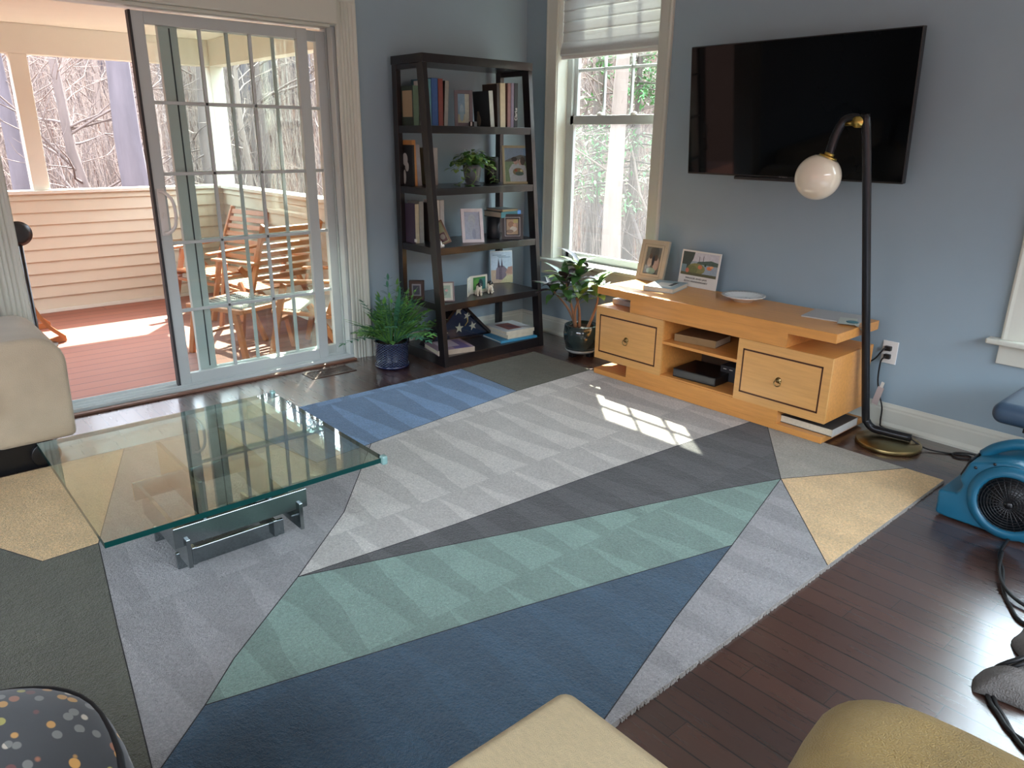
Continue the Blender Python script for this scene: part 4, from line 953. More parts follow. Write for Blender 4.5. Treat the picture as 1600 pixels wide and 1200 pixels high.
book('thin grey book lying on top of the dark green book', (xx-.0, Y(784, 318, xx), z+.1875), .014, .14, .18, R(90), (128, 136, 136), True, spine=(150, 140, 110))
t2 = empty('tan_box', (xx+.01, Y(797, 340, xx)+.02, z), 'small cream and blue boxes standing behind the black frame', 'box')
MB().box((-.04, -.028, 0), (.04, -.004, .178), mat('box_cream', (196, 180, 140), .6)).obj('cream_box', t2); MB().box((-.04, .006, 0), (.04, .036, .185), mat('box_blue', (74, 130, 196), .5)).obj('blue_box', t2)
frame('black picture frame with brown family photo at the right of the third shelf', (xf(z)-.06, Y(801, 366, xf(z)-.06), z+.001), .150, .172, R(58), R(8), .034, (26, 30, 34), (170, 142, 110),
      [('e', .4, .65, .25, .2, (140, 96, 66)), ('e', .6, .35, .3, .18, (206, 196, 190)), ('e', .3, .2, .3, .12, (92, 74, 60)), ('r', .6, .75, 1, 1, (190, 176, 96)), ('e', .7, .6, .14, .12, (206, 160, 130))], inner=(170, 176, 180))
# wedding photo on the second shelf
z = HS[3]
frame('gold edged wedding photo frame at the right of the second shelf', (xf(z)-.085, Y(811, 281, xf(z)-.085), z+.001), .222, .262, R(62), R(14), .016, (176, 170, 140), (150, 170, 205), couple(), metal=.5, rough=.3)
t2 = empty('black_speaker', (.26, Y(768, 270, .26), z), 'black cylinder speaker in shade behind the wedding photo', 'speaker')
MB().lathe([(.001, 0), (.045, 0), (.05, .006), (.05, .17), (.044, .178), (.001, .178)], M_black, 32).obj('body', t2)
# fourth shelf
z = HS[1]
t2 = empty('wooden_stand', (xf(z)-.25, Y(651, 445, xf(z)-.25), z), 'dark wooden display stand with a small framed picture at the left of fourth shelf', 'ornament', R(50))
MB().box((-.05, -.02, 0), (.05, .02, .13), mat('dark_walnut', (62, 42, 34), .4)).obj('block', t2, .004); MB().box((-.03, -.026, .03), (.03, -.02, .11), mat('frame_pewter', (150, 150, 156), .3, .6)).obj('frame', t2, .002); MB().box((-.022, -.0268, .04), (.022, -.026, .10), mat('ink_58_60_72', (58, 60, 72), .4)).obj('photo', t2)
frame('small wood frame with green print in white mat on the fourth shelf', (xf(z)-.075, Y(697, 464, xf(z)-.075), z+.001), .115, .130, R(62), R(12), .008, (112, 86, 84), (128, 176, 160), [('e', .4, .5, .3, .3, (88, 148, 140)), ('e', .6, .6, .15, .1, (206, 160, 160))], matw=.016)
t2 = empty('trifold_card', (xf(z)-.17, Y(735, 452, xf(z)-.17), z), 'folded greeting card with green picture standing on the fourth shelf', 'card', R(90))
b = MB(); Mk = mat('card_stock', (206, 204, 190), .7); Ma = Matrix.Rotation(R(40), 4, 'Z'); b.box((-.10, -.0015, 0), (0, .0015, .125), Mk, Ma); b.box((0, -.0015, 0), (.15, .0015, .125), Mk); b.obj('card', t2)
o = pic(t2, 'picture', .11, .10, (60, 128, 70), [('e', .3, .6, .25, .3, (84, 150, 70)), ('r', .5, .1, 1, .9, (60, 116, 110)), ('e', .6, .5, .2, .35, (40, 60, 62)), ('r', 0, 0, 1, .14, (170, 180, 150))], -.0022); o.location = (.078, 0, .012)
o = MB(); 
for i in range(7): o.box((-.085, -.0022, .100-.012*i), (-.015-.02*((i*7) % 3)/2, -.0014, .102-.012*i), mat('card_ink', (96, 110, 150), .6), Ma)
o.obj('printed_lines', t2)
t2 = bpy.data.objects.new('postcard', None); COL.objects.link(t2); tag(t2, 'tall picture print of castle spires leaning at the back of fourth shelf', 'postcard')
yq = Y(780, 440, .20); t2.matrix_world = Matrix.Translation((.235, yq, z+.001)) @ Matrix.Rotation(R(72), 4, 'Z') @ Matrix.Rotation(R(-6), 4, 'X')
MB().box((-.088, 0, 0), (.088, .003, .235), M_paper).obj('card', t2)
pic(t2, 'picture', .172, .23, (176, 196, 210), [('r', 0, 0, 1, .42, (176, 156, 134)), ('p', [(.2, .12), (.24, .46), (.36, .56), (.6, .54), (.74, .44), (.7, .2), (.5, .1)], (118, 108, 118)), ('p', [(.3, .5), (.36, .8), (.42, .5)], (70, 66, 80)), ('p', [(.46, .5), (.51, .82), (.56, .5)], (70, 66, 80)), ('r', .36, .1, .5, .5, (98, 88, 100)), ('p', [(.66, .3), (.8, .5), (1, .52), (1, .26)], (160, 128, 116)), ('p', [(.4, 0), (.7, .22), (1, .24), (1, 0)], (176, 172, 136)), ('r', .08, .885, .5, .90, (96, 120, 140)), ('r', .3, .85, .7, .865, (96, 120, 140)), ('r', .36, .81, .9, .825, (96, 120, 140))], -.0008)
# spaniel figurines
Md, bs = newmat('spaniel_glaze'); n = N(Md); nz = n.noise(None, 26., 2., .5); x, y, zz = n.xyz(); hf = n.m('ADD', nz, n.m('MULTIPLY', n.m('SUBTRACT', zz, .035), 4.5))
n.n.links.new(n.mix(n.mr(hf, .54, .60, smooth=True), lin((206, 198, 178)), lin((40, 38, 40))), bs.inputs['Base Color']); bs.inputs['Roughness'].default_value = .25; bs.inputs['Coat Weight'].default_value = .5
def dog(lab, loc, rz, s_=1.):
    b = MB()
    E_ = lambda c, r_: b.ell(c, r_, Md, 14, 10)
    E_((0, .012, .028), (.017, .026, .020)); E_((0, .024, .018), (.020, .018, .018)); E_((0, -.008, .040), (.014, .014, .020)); E_((0, -.014, .066), (.0135, .015, .014)); E_((0, -.030, .061), (.007, .010, .0065))
    for sx in (-1, 1):
        E_((sx*.014, -.012, .056), (.0045, .008, .017)); b.tube([(sx*.009, -.016, .040), (sx*.010, -.020, .018), (sx*.010, -.022, .004)], [.0075, .0055, .0055], Md, 10); E_((sx*.010, -.026, .005), (.006, .010, .005)); E_((sx*.017, .012, .006), (.007, .016, .006))
    E_((0, .048, .010), (.006, .014, .006))
    o = b.obj('dog_figurine', None, remesh=.0016); o.location = loc; o.rotation_euler = (0, 0, rz); o.scale = (s_, s_, s_); tag(o, lab, 'figurine', 'glazed spaniel figurines')
    f = MB()
    for sx in (-1, 1): f.ell((sx*.0065, -.0265, .0695), (.002, .0018, .002), M_black, 8, 6)
    f.ell((0, -.0395, .0625), (.003, .0022, .0025), M_black, 8, 6); f.obj('face_details', o); return o
xd = xf(z)-.11
dog('black and white spaniel figurine with lowered head, left of the pair', (xd, Y(748, 452, xd), z+.0005), R(62), 1.12)
dog('black and white spaniel figurine, right of the pair on the fourth shelf', (xd-.01, Y(766, 449, xd-.01), z+.0005), R(50), 1.12)
# bottom shelf
z = HS[0]
xk = .44
book('hardback with purple mountain jacket lying at the left of the bottom shelf', (.475, -1.05, z), .034, .27, .24, R(78), (150, 128, 140), True, spine=(172, 158, 140))
bb_ = [o_ for o_ in bpy.data.objects if o_.get('label', '').startswith('hardback with purple')][0]
b = MB(); b.box((.0172, -.11, .03), (.0176, .10, .14), mat('jacket_violet', (92, 80, 128), .4)); b.box((.0172, -.05, .08), (.0178, .11, .22), mat('jacket_white', (188, 176, 186), .4)); b.obj('jacket_art', bb_)
book('large flat sky blue book lying at the right of the bottom shelf', (.43, -.50, z), .014, .32, .34, R(84), (52, 130, 168), True, spine=(60, 140, 176))
book('thick pale hardback lying on the sky blue book', (.44, -.475, z+.0145), .030, .23, .27, R(86), (186, 182, 160), True, spine=(206, 200, 176))
book('white jacket book with red picture, topmost of the bottom shelf stack', (.445, -.478, z+.045), .026, .25, .27, R(85), (196, 200, 200), True, spine=(204, 200, 180))
bb_ = [o_ for o_ in bpy.data.objects if o_.get('label', '').startswith('white jacket book with red')][0]
b = MB(); b.box((.0132, -.09, .08), (.0136, .08, .20), mat('jacket_rust', (128, 72, 66), .4)); b.box((.0132, -.05, .10), (.0139, .02, .15), mat('jacket_plum', (96, 60, 76), .4)); b.obj('jacket_art', bb_)
# folded flag in triangular case
t2 = empty('flag_case', (.30, -.845, z), 'triangular glass fronted case holding a folded navy flag with white stars', 'display case', R(88))
wv, hv = .30, .29
tri = [(-wv, 0), (wv, 0), (0, hv)]; tri2 = [(-wv+.045, .018), (wv-.045, .018), (0, hv-.03)]
def cs_(u, v, w_): return Vector((u, -.045 if w_ == 0 else .045, v))
b = MB(); pts = tri+tri2
vs = [(u, -.045, v) for u, v in pts]+[(u, .045, v) for u, v in pts]
fs = []
for i in range(3):
    j = (i+1) % 3; fs += [(i, j, 3+j, 3+i), (6+j, 6+i, 9+i, 9+j), (i, 6+i, 6+j, j), (3+i, 3+j, 9+j, 9+i)]
b.add(vs, fs, mat('case_wood', (30, 24, 26), .25, coat=.5)); b.obj('case_frame', t2)
b = MB(); b.prism([(-wv+.05, .02), (wv-.05, .02), (0, hv-.034)], mat('flag_navy', (26, 34, 66), .8, bump=.3, bscale=90), lambda u, v, w_: Vector((u, -.012 if w_ == 0 else .03, v))); b.obj('folded_flag', t2)
MB().prism([(-wv+.046, .0185), (wv-.046, .0185), (0, hv-.031)], M_glass, lambda u, v, w_: Vector((u, -.034 if w_ == 0 else -.031, v))).obj('glass', t2)
for (u, v, s_, a0) in ((.0, .215, .040, 0), (-.13, .062, .040, .2), (.005, .085, .038, .1), (.125, .085, .034, -.2), (.075, .165, .030, .3)):
    pts = [(u+(s_ if i % 2 == 0 else s_*.4)*math.sin(a0+i*PI/5), v+(s_ if i % 2 == 0 else s_*.4)*math.cos(a0+i*PI/5)) for i in range(10)]
    b = MB(); b.prism(pts, mat('star_white', (208, 198, 182), .8), lambda a, c, w_: Vector((a, -.016 if w_ == 0 else -.0125, c))); b.obj('star', t2)
b = MB(); b.box((-wv+.03, .046, 0), (wv-.03, .05, .02), M_black); b.obj('back_rail', t2)
b = MB(); b.tube([(.04, -.036, .10), (.065, -.037, .13), (.06, -.037, .16)], .003, M_brass, 8); b.obj('pin', t2)

# ------------------------------------------------------------------ plants
def leaf(b, base, d, upv, L_, W_, m, bend=.3, n=5, fold=.15, tipw=1.):
    d = Vector(d).normalized(); s_ = d.cross(Vector(upv)).normalized(); u = s_.cross(d); vs = []
    for i in range(n+1):
        t_ = i/n; c = Vector(base)+d*(L_*t_)-u*(bend*L_*t_*t_); w_ = W_*math.sin(PI*min(1, max(.04, t_**.85)))*(1 if t_ < .97 else .1)
        vs += [c-s_*w_+u*fold*w_, c, c+s_*w_+u*fold*w_]
    b.add(vs, [q for i in range(n) for q in ((3*i, 3*i+1, 3*i+4, 3*i+3), (3*i+1, 3*i+2, 3*i+5, 3*i+4))], m, True)
M_f1 = mat('fern_green', (104, 158, 76), .5, var=.25, scale=12); M_f2 = mat('fern_blue_green', (66, 120, 92), .5, var=.2, scale=12)
random.seed(11)
pb = Vector((.375, -1.445, 0))
t = empty('potted_fern', pb, 'bushy potted fern in a navy dimpled ceramic pot beside the patio door casing', 'plant')
M_navy, bs = newmat('navy_dimpled'); n = N(M_navy); x, y, zz = n.xyz()
an = n.m('ARCTAN2', y, x); ur = n.m('MULTIPLY', an, 28/(2*PI)); vr = n.m('MULTIPLY', zz, 62.)
d1 = n.m('ABSOLUTE', n.m('SUBTRACT', n.m('FRACT', n.m('ADD', ur, vr)), .5)); d2 = n.m('ABSOLUTE', n.m('SUBTRACT', n.m('FRACT', n.m('SUBTRACT', ur, vr)), .5)); dd = n.m('MAXIMUM', d1, d2)
n.n.links.new(n.mix(n.mr(dd, .36, .46), lin((20, 26, 50)), lin((82, 98, 132))), bs.inputs['Base Color']); bs.inputs['Roughness'].default_value = .2; bs.inputs['Coat Weight'].default_value = .5
n.n.links.new(n.bump(n.mr(dd, .3, .48), .7, .01), bs.inputs['Normal'])
MB().lathe([(.001, .010), (.096, .010), (.104, .022), (.107, .06), (.107, .168), (.110, .176), (.103, .178), (.100, .165), (.001, .160)], M_navy, 64).obj('pot', t)
MB().lathe([(.001, 0), (.098, 0), (.112, .010), (.115, .022), (.110, .024), (.001, .02)], mat('navy_glaze', (30, 38, 70), .15, coat=.6), 64).obj('saucer', t)
MB().lathe([(.001, .166), (.101, .166), (.101, .160), (.001, .158)], M_soil, 40).obj('soil', t)
b = MB()
for i in range(130):
    a = random.uniform(0, 2*PI); el_ = random.uniform(.6, 1.5); L_ = random.uniform(.22, .38) if el_ < 1.1 else random.uniform(.28, .43)
    dx, dy = math.cos(a), math.sin(a); base = Vector((dx*.04, dy*.04, .163)); m_ = random.choice((M_f1, M_f1, M_f2))
    if dx < -.2 : L_ *= .55
    if dy > .5 and dx > -.6: L_ *= .86
    pts = []
    for k in range(9):
        u = k/8; e_ = el_-u*u*.9; 
        pts.append(base+Vector((dx*math.cos(el_)*L_*u*(1+.25*u), dy*math.cos(el_)*L_*u*(1+.25*u), L_*(math.sin(el_)*u-.42*u*u*math.cos(el_))*1.05)))
    b.tube(pts, [.0022*(1-k/9) +.0006 for k in range(9)], m_, 5)
    if random.random() < .22:   # strap fronds
        leaf(b, pts[2], pts[7]-pts[2], (0, 0, 1), (pts[8]-pts[2]).length, .019, m_, .08, 7)
        continue
    for k in range(3, 9):
        tg = (pts[min(8, k+1)]-pts[k-1]).normalized(); sd = tg.cross(Vector((0, 0, 1))).normalized()
        ll = .062*(1-abs(k-5.2)/6)
        for s_ in (-1, 1):
            dr = (sd*s_+tg*.75+Vector((0, 0, .25))).normalized(); leaf(b, pts[k]+Vector((random.uniform(-.002, .002), 0, 0)), dr, (0, 0, 1), ll*random.uniform(.8, 1.2), .0085, m_, .25, 3)
    leaf(b, pts[8], pts[8]-pts[7], (0, 0, 1), .05, .009, m_, .2, 3)
b.obj('fronds', t)

# pothos on the second shelf
z = HS[3]; xq = xf(z)-.12; pc = Vector((xq, Y(738, 278, xq), z))
t = empty('potted_pothos', pc, 'trailing pothos in a grey ceramic pot on the second bookcase shelf', 'plant')
Mgp = mat('slate_pot', (84, 92, 100), .35, coat=.3)
MB().lathe([(.001, .012), (.040, .012), (.050, .03), (.062, .11), (.064, .135), (.058, .135), (.054, .12), (.001, .115)], Mgp, 40, wob=lambda a, z_: 1+.012*math.cos(a*18)).obj('pot', t)
MB().lathe([(.001, 0), (.046, 0), (.055, .008), (.056, .014), (.001, .012)], Mgp, 40).obj('saucer', t)
M_p = mat('pothos_green', (66, 112, 52), .4, var=.3, scale=20, coat=.2); M_p2 = mat('pothos_light', (130, 166, 82), .4, var=.3, scale=20, coat=.2)
b = MB(); random.seed(21)
for i in range(150):
    a = random.uniform(0, 2*PI); r_ = random.uniform(.0, .155)*(1.0 if math.sin(a) > -.3 else 1.05); zz = .13+.085*math.sqrt(max(0, 1-(r_/.15)**2))*random.uniform(.3, 1.15)-(.35*max(0, r_-.09))
    px_, py_ = r_*math.cos(a)*.8, r_*math.sin(a); p0 = Vector((px_, py_, zz)); d = Vector((math.cos(a+random.uniform(-.8, .8)), math.sin(a+random.uniform(-.8, .8)), random.uniform(-.5, .4)))
    leaf(b, p0, d, (0, 0, 1), random.uniform(.034, .056), random.uniform(.013, .02), M_p if random.random() < .72 else M_p2, .35, 4)
    b.tube([(px_*.2, py_*.2, .12), (px_*.6, py_*.6, (zz+.13)/2+.02), p0], .0012, M_p2, 4)
b.obj('foliage', t)
b = MB()
for path in ([(.02, -.05, .13), (.05, -.09, .10), (.06, -.11, .05), (.05, -.14, .02), (.04, -.17, .008)], [(.03, .05, .13), (.07, .10, .09), (.08, .125, .05), (.07, .13, .02)], [(.04, -.02, .13), (.085, -.035, .06), (.08, -.07, .012), (.05, -.10, .006)]):
    c = catmull(path, 6); b.tube(c, .0015, M_p2, 5)
    for k in range(2, len(c), 2): leaf(b, c[k], (random.uniform(-.3, 1), random.uniform(-1, 1), random.uniform(-.2, .4)), (0, 0, 1), random.uniform(.03, .045), .014, random.choice((M_p, M_p2)), .3, 4)
b.obj('vines', t)

# croton by the window
pk = Vector((.985, -.285, 0))
t = empty('potted_croton', pk, 'broad leaved potted croton with three stems between bookcase and console', 'plant')
Mg = mat('dark_green_glaze', (44, 58, 58), .12, var=.35, scale=6, coat=.8)
MB().lathe([(.001, .045), (.085, .045), (.105, .06), (.122, .12), (.125, .17), (.118, .222), (.108, .226), (.108, .20), (.001, .195)], Mg, 56).obj('pot', t)
MB().lathe([(.001, .035), (.10, .035), (.110, .046), (.112, .056), (.104, .056), (.10, .046), (.001, .045)], mat('clear_saucer', (150, 156, 154), .1, coat=.5), 48).obj('saucer', t)
for k in range(3):
    a = R(20+120*k); MB().box((.07*math.cos(a)-.02, .07*math.sin(a)-.02, 0), (.07*math.cos(a)+.02, .07*math.sin(a)+.02, .035), M_black).obj('stand_foot', t, .004)
MB().lathe([(.001, .203), (.107, .203), (.107, .196), (.001, .19)], M_soil, 36).obj('soil', t)
Mst = mat('croton_bark', (150, 112, 84), .8, var=.2, scale=30)
Mc1 = mat('croton_green', (66, 108, 54), .42, var=.35, scale=9); Mc2 = mat('croton_dark', (62, 48, 52), .42, var=.45, scale=12); Mc3 = mat('croton_lime', (140, 168, 74), .42, var=.3, scale=9)
stems = [[(-.045, -.02, .20), (-.06, -.03, .30), (-.085, -.05, .42), (-.10, -.08, .54)], [(-.02, .0, .20), (-.04, .01, .32), (-.075, .0, .46), (-.055, .01, .62)], [(.055, .0, .20), (.09, .01, .30), (.125, .01, .40), (.13, .01, .52)], [(-.03, -.03, .2), (-.02, -.05, .32), (.02, -.05, .44)], [(-.05, .0, .2), (-.12, -.03, .33), (-.20, -.09, .44)]]
crow = MB(); random.seed(4)
for si, s_ in enumerate(stems):
    c = catmull([Vector(q) for q in s_], 5); MB().tube(c, [.011-.006*i/len(c) for i in range(len(c))], Mst, 8).obj('stem', t)
    top = c[-1]; tn = 26 if si < 3 else 16
    for i in range(tn):
        a = i*2.4+si; hgt = -.10*random.random()*(1.2 if si < 3 else .6)+.02; el_ = random.uniform(.1, 1.1); p0 = top+Vector((0, 0, hgt))
        d = Vector((math.cos(a)*math.cos(el_), math.sin(a)*math.cos(el_), math.sin(el_)))
        if (pk+p0+d*.16).y > -.03: d.y = -abs(d.y)*.3
        m_ = random.choice((Mc2, Mc2, Mc1)) if si in (0, 1, 4) and random.random() < .65 else random.choice((Mc1, Mc1, Mc3))
        leaf(crow, p0, d, (0, 0, 1), random.uniform(.12, .19), random.uniform(.022, .034), m_, random.uniform(.15, .6), 6, .25)
crow.obj('foliage', t)

# ------------------------------------------------------------------ porch
DZ = -.10
struct(box1('porch_floor', (-3.42, -7.0, DZ-.14), (-.16, -.98, DZ), M_deck), 'reddish brown deck boards')
def siding(name, p, q, z0, z1, out, course=.106, lab=None):
    """clapboard face from p to q with lap shadows; out = outward normal of the visible face"""
    p = Vector(p); q = Vector(q); o_ = Vector(out); prof = [(-.03, z0)]; z = z0
    while z < z1-.01:
        zt = min(z+course, z1); prof += [(.016, z), (.018, z+.004), (.002, zt)]; z = zt
    prof += [(-.03, z1)]
    return MB().prism(prof, M_siding, lambda a, h, w_: (p if w_ == 0 else q)+o_*a+Vector((0, 0, h)))
KX, KY = -3.27, -1.07
b = siding('k', (KX, -7.0, 0), (KX, KY, 0), DZ+.03, .935, (1, 0, 0)); b.box((KX-.12, -7, DZ), (KX-.02, KY+.12, .935), M_siding); b.box((KX-.0, -7, DZ), (KX+.03, KY, DZ+.03), M_cream)
struct(b.obj('porch_wall_far'), 'cream clapboard half wall along the far side of porch')
b = siding('k', (KX, KY, 0), (-.15, KY, 0), DZ+.03, .935, (0, -1, 0)); b.box((KX, KY+.02, DZ), (-.15, KY+.12, .935), M_siding); b.box((KX, KY-.025, DZ), (-.15, KY, DZ+.03), M_cream)
struct(b.obj('porch_wall_side'), 'cream clapboard half wall along the right side of porch')
struct(box1('trim_4', (KX-.14, -7, .935), (KX+.035, KY+.14, .965), M_cream, None, .004)); struct(box1('trim_5', (KX+.0351, KY-.035, .935), (-.15, KY+.14, .965), M_cream, None, .004))
b = MB(); b.box((KX-.13, -7, 2.06), (KX-.0, KY+.13, 2.29), M_cream); b.box((KX-.0, KY, 2.06), (-.15, KY+.13, 2.29), M_cream); struct(b.obj('trim_6', None, .003), 'cream header beam of the porch')
struct(box1('porch_ceiling', (KX-.13, -7.0, 2.29), (-.15, KY+.13, 2.33), M_cream))
struct(box1('porch_roof', (KX-.13, -7.0, 2.33), (-.15, KY+.13, 2.37), mat('roof_dark', (70, 66, 64), .8)))
for i, y in enumerate((-2.64, -4.45, -6.3)):
    o = MB().box((KX-.125, y-.065, .965), (KX-.005, y+.065, 2.06), M_cream).obj('porch_post', None, .004); struct(o)
o = MB().box((KX-.125, KY, .965), (KX+.0, KY+.13, 2.06), M_cream).obj('porch_post', None, .004); struct(o)
o = MB().box((-1.16, KY+.0, .965), (-1.03, KY+.12, 2.06), M_cream).obj('porch_post', None, .004); struct(o)
o = MB().box((-.28, KY+.0, .965), (-.152, KY+.12, 2.06), M_cream).obj('porch_post', None, .004); struct(o)

# ------------------------------------------------------------------ porch furniture
def slats_between(b, a, c, d_, e_, n, wd, th_, m):
    """n slats between segment a-c and segment d-e (across)"""
    a, c, d_, e_ = map(Vector, (a, c, d_, e_))
    for i in range(n):
        u = (i+.5)/n; b.bar(a+(c-a)*u, d_+(e_-d_)*u, wd, th_, m, (c-a).cross(d_-a).normalized())
def chair(name, lab, loc, rz, woven=False):
    t = empty(name, loc, lab, 'chair', rz); w_ = .29
    for s_ in (-1, 1):
        x = s_*w_
        MB().bar((x, -.30, 0), (x*.96, -.16, .56), .045, .026, M_teak, (1, 0, 0)).obj('leg', t, .004)
        MB().bar((x, .34, 0), (x*.96, .02, .42), .045, .026, M_teak, (1, 0, 0)).obj('leg', t, .004)
        MB().bar((x*.9, .16, .36), (x*.9, .40, .90), .045, .026, M_teak, (1, 0, 0)).obj('back_post', t, .004)
        MB().bar((x*.92, -.27, .36), (x*.92, .20, .34), .04, .024, M_teak, (0, 0, 1)).obj('seat_rail', t, .004)
        b = MB(); b.bar((x*1.02, -.30, .575), (x*1.02, .30, .60), .060, .022, M_teak, (0, 0, 1)); b.obj('armrest', t, .008)
    b = MB()
    if woven:
        Mw = mat('woven_cord', (176, 176, 168), .8, var=.2, scale=80)
        for i in range(22): b.bar((-w_*.9, -.26+.46*i/21, .375-.02*math.sin(PI*i/21)), (w_*.9, -.26+.46*i/21, .375-.02*math.sin(PI*i/21)), .010, .006, Mw)
        for i in range(24): b.bar((-w_*.88+2*w_*.88*i/23, -.27, .380), (-w_*.88+2*w_*.88*i/23, .21, .372), .008, .006, Mw)
    else: slats_between(b, (-w_*.9, -.27, .385), (-w_*.9, .2, .37), (w_*.9, -.27, .385), (w_*.9, .2, .37), 7, .055, .016, M_teak)
    b.obj('seat', t, .0)
    b = MB(); slats_between(b, (-w_*.88, .20, .44), (-w_*.88, .39, .89), (w_*.88, .20, .44), (w_*.88, .39, .89), 7, .042, .014, M_teak); b.obj('backrest', t)
    MB().bar((-w_, -.22, .30), (w_, -.22, .30), .04, .022, M_teak).obj('stretcher', t, .003)
    return t
chair('slatted_armchair', 'teak slatted armchair in the far corner of porch', (-2.38, -1.52, DZ), R(14))
chair('woven_armchair', 'teak armchair with pale woven cord seat nearest the fixed door panel', (-.52, -1.45, DZ), R(-53), True)
# footstool
t = empty('woven_footstool', (-1.02, -1.86, DZ), 'teak footstool with sagging grey woven top on the deck', 'footstool', R(33))
t.location = (-.98, -1.90, DZ); t.rotation_euler.z = R(22)
b = MB(); Mw = mat('woven_cord', (176, 176, 168), .8); Mk2 = mat('woven_dark', (96, 98, 98), .8)
for i in range(20): u = -.24+.48*i/19; b.tube([(u, -.22, .375), (u, 0, .345), (u, .22, .375)], .004, Mw, 5)
for i in range(20): u = -.21+.42*i/19; b.tube([(-.25, u, .372), (0, u, .342+.03*(u/.22)**2), (.25, u, .372)], .004, Mk2 if i % 2 else Mw, 5)
b.obj('woven_top', t)
for s_ in (-1, 1):
    MB().bar((-.27, s_*.235, .36), (.27, s_*.235, .36), .04, .03, M_teak, (0, 0, 1)).obj('rail', t, .004); MB().bar((s_*.255, -.23, .36), (s_*.255, .23, .36), .04, .03, M_teak, (0, 0, 1)).obj('rail', t, .004)
    for q in (-1, 1): MB().bar((s_*.20, q*.235, .35), (s_*.275, q*.245, 0), .045, .03, M_teak, (0, 1, 0)).obj('leg', t, .004)
MB().bar((-.21, -.2, .14), (-.21, .2, .14), .035, .02, M_teak).obj('stretcher', t, .003)
chair('dark_teak_armchair', 'teak armchair half hidden behind the slatted armchair against the side wall', (-1.50, -1.44, DZ), R(-80))
# side table with lamp-like items skipped; curved rocker at the left
t = empty('rocking_chair', (-2.35, -3.20, DZ), 'teak rocking chair with curved runner at the left of the open door', 'rocking chair', 0)
for s_ in (-.28, .28):
    pts = catmull([(s_, .33, .03), (s_, .20, .004+.01), (s_, .0, .014), (s_, -.25, .03), (s_, -.5, .10)], 6); b = MB()
    for i in range(len(pts)-1): b.bar(pts[i], pts[i+1], .03, .045, M_teak, (0, 0, 1))
    b.obj('runner', t, .0)
    b = MB(); c = catmull([(s_, .32, .035), (s_, .21, .16), (s_, .13, .36), (s_, .115, .58), (s_, .15, .88)], 6)
    for i in range(len(c)-1): b.bar(c[i], c[i+1], .028, .05, M_teak, (1, 0, 0))
    b.obj('back_post', t); MB().bar((s_, -.36, .06), (s_, -.30, .42), .045, .028, M_teak, (1, 0, 0)).obj('leg', t, .004)
    MB().bar((s_, -.38, .55), (s_, .14, .58), .05, .022, M_teak, (0, 0, 1)).obj('armrest', t, .006)
b = MB(); slats_between(b, (-.27, -.32, .40), (-.27, .12, .36), (.27, -.32, .40), (.27, .12, .36), 7, .05, .014, M_teak); b.obj('seat', t)
b = MB(); slats_between(b, (-.27, .12, .44), (-.27, .15, .86), (.27, .12, .44), (.27, .15, .86), 6, .035, .012, M_teak); b.obj('backrest', t)
t = empty('round_speaker', (-2.05, -2.93, DZ), 'black round headed pedestal fan barely visible at the left jamb', 'pedestal fan')
MB().lathe([(.001, 0), (.12, 0), (.12, .015), (.02, .03), (.014, .04), (.014, .78), (.001, .78)], M_black, 32).obj('stand', t)
MB().lathe([(.001, -.03), (.05, -.03), (.085, -.01), (.088, .01), (.06, .02), (.001, .022)], M_black, 32, mtx=Matrix.Translation((0, 0, .85)) @ Matrix.Rotation(R(90), 4, 'Y')).obj('fan_head', t)
t.location = (-2.0, -3.06, DZ)

# ------------------------------------------------------------------ woods outside
Mgd, bs = newmat('leaf_litter'); n = N(Mgd); n1 = n.noise(None, 1.3, 6., .7); n2 = n.noise(None, 14., 4., .8)
n.n.links.new(n.mix(n.m('ADD', n.m('MULTIPLY', n1, .5), n.m('MULTIPLY', n2, .5)), lin((62, 44, 40)), lin((92, 74, 68))), bs.inputs['Base Color']); bs.inputs['Roughness'].default_value = 1.; bs.inputs['Specular IOR Level'].default_value = 0.
b = MB(); nr, na = 44, 96; vs = []
def gh(x, y):
    r_ = math.hypot(x-1.5, y+2.5); h = -1.1
    if r_ > 9: h += (r_-9)*.30+.25*noise.noise(Vector((x*.15, y*.15, 0)))
    return h
for i in range(nr+1):
    r_ = 3.0+(i/nr)**1.6*75
    for k in range(na):
        a = 2*PI*k/na; x, y = 1.5+r_*math.cos(a), -2.5+r_*math.sin(a); vs.append((x, y, gh(x, y)))
b.add(vs, [(i*na+k, i*na+(k+1) % na, (i+1)*na+(k+1) % na, (i+1)*na+k) for i in range(nr) for k in range(na)]+[tuple(range(na))], Mgd, True)
struct(b.obj('wooded_hillside'), 'leaf covered hillside rising beyond the porch')
M_bk = [mat('bark_grey', (112, 98, 94), .9, var=.25, scale=8, stretch=(1, 1, .2)), mat('bark_pale', (140, 124, 116), .9, var=.2, scale=8, stretch=(1, 1, .2)), mat('bark_dark', (94, 86, 92), .9, var=.25, scale=8, stretch=(1, 1, .2))]
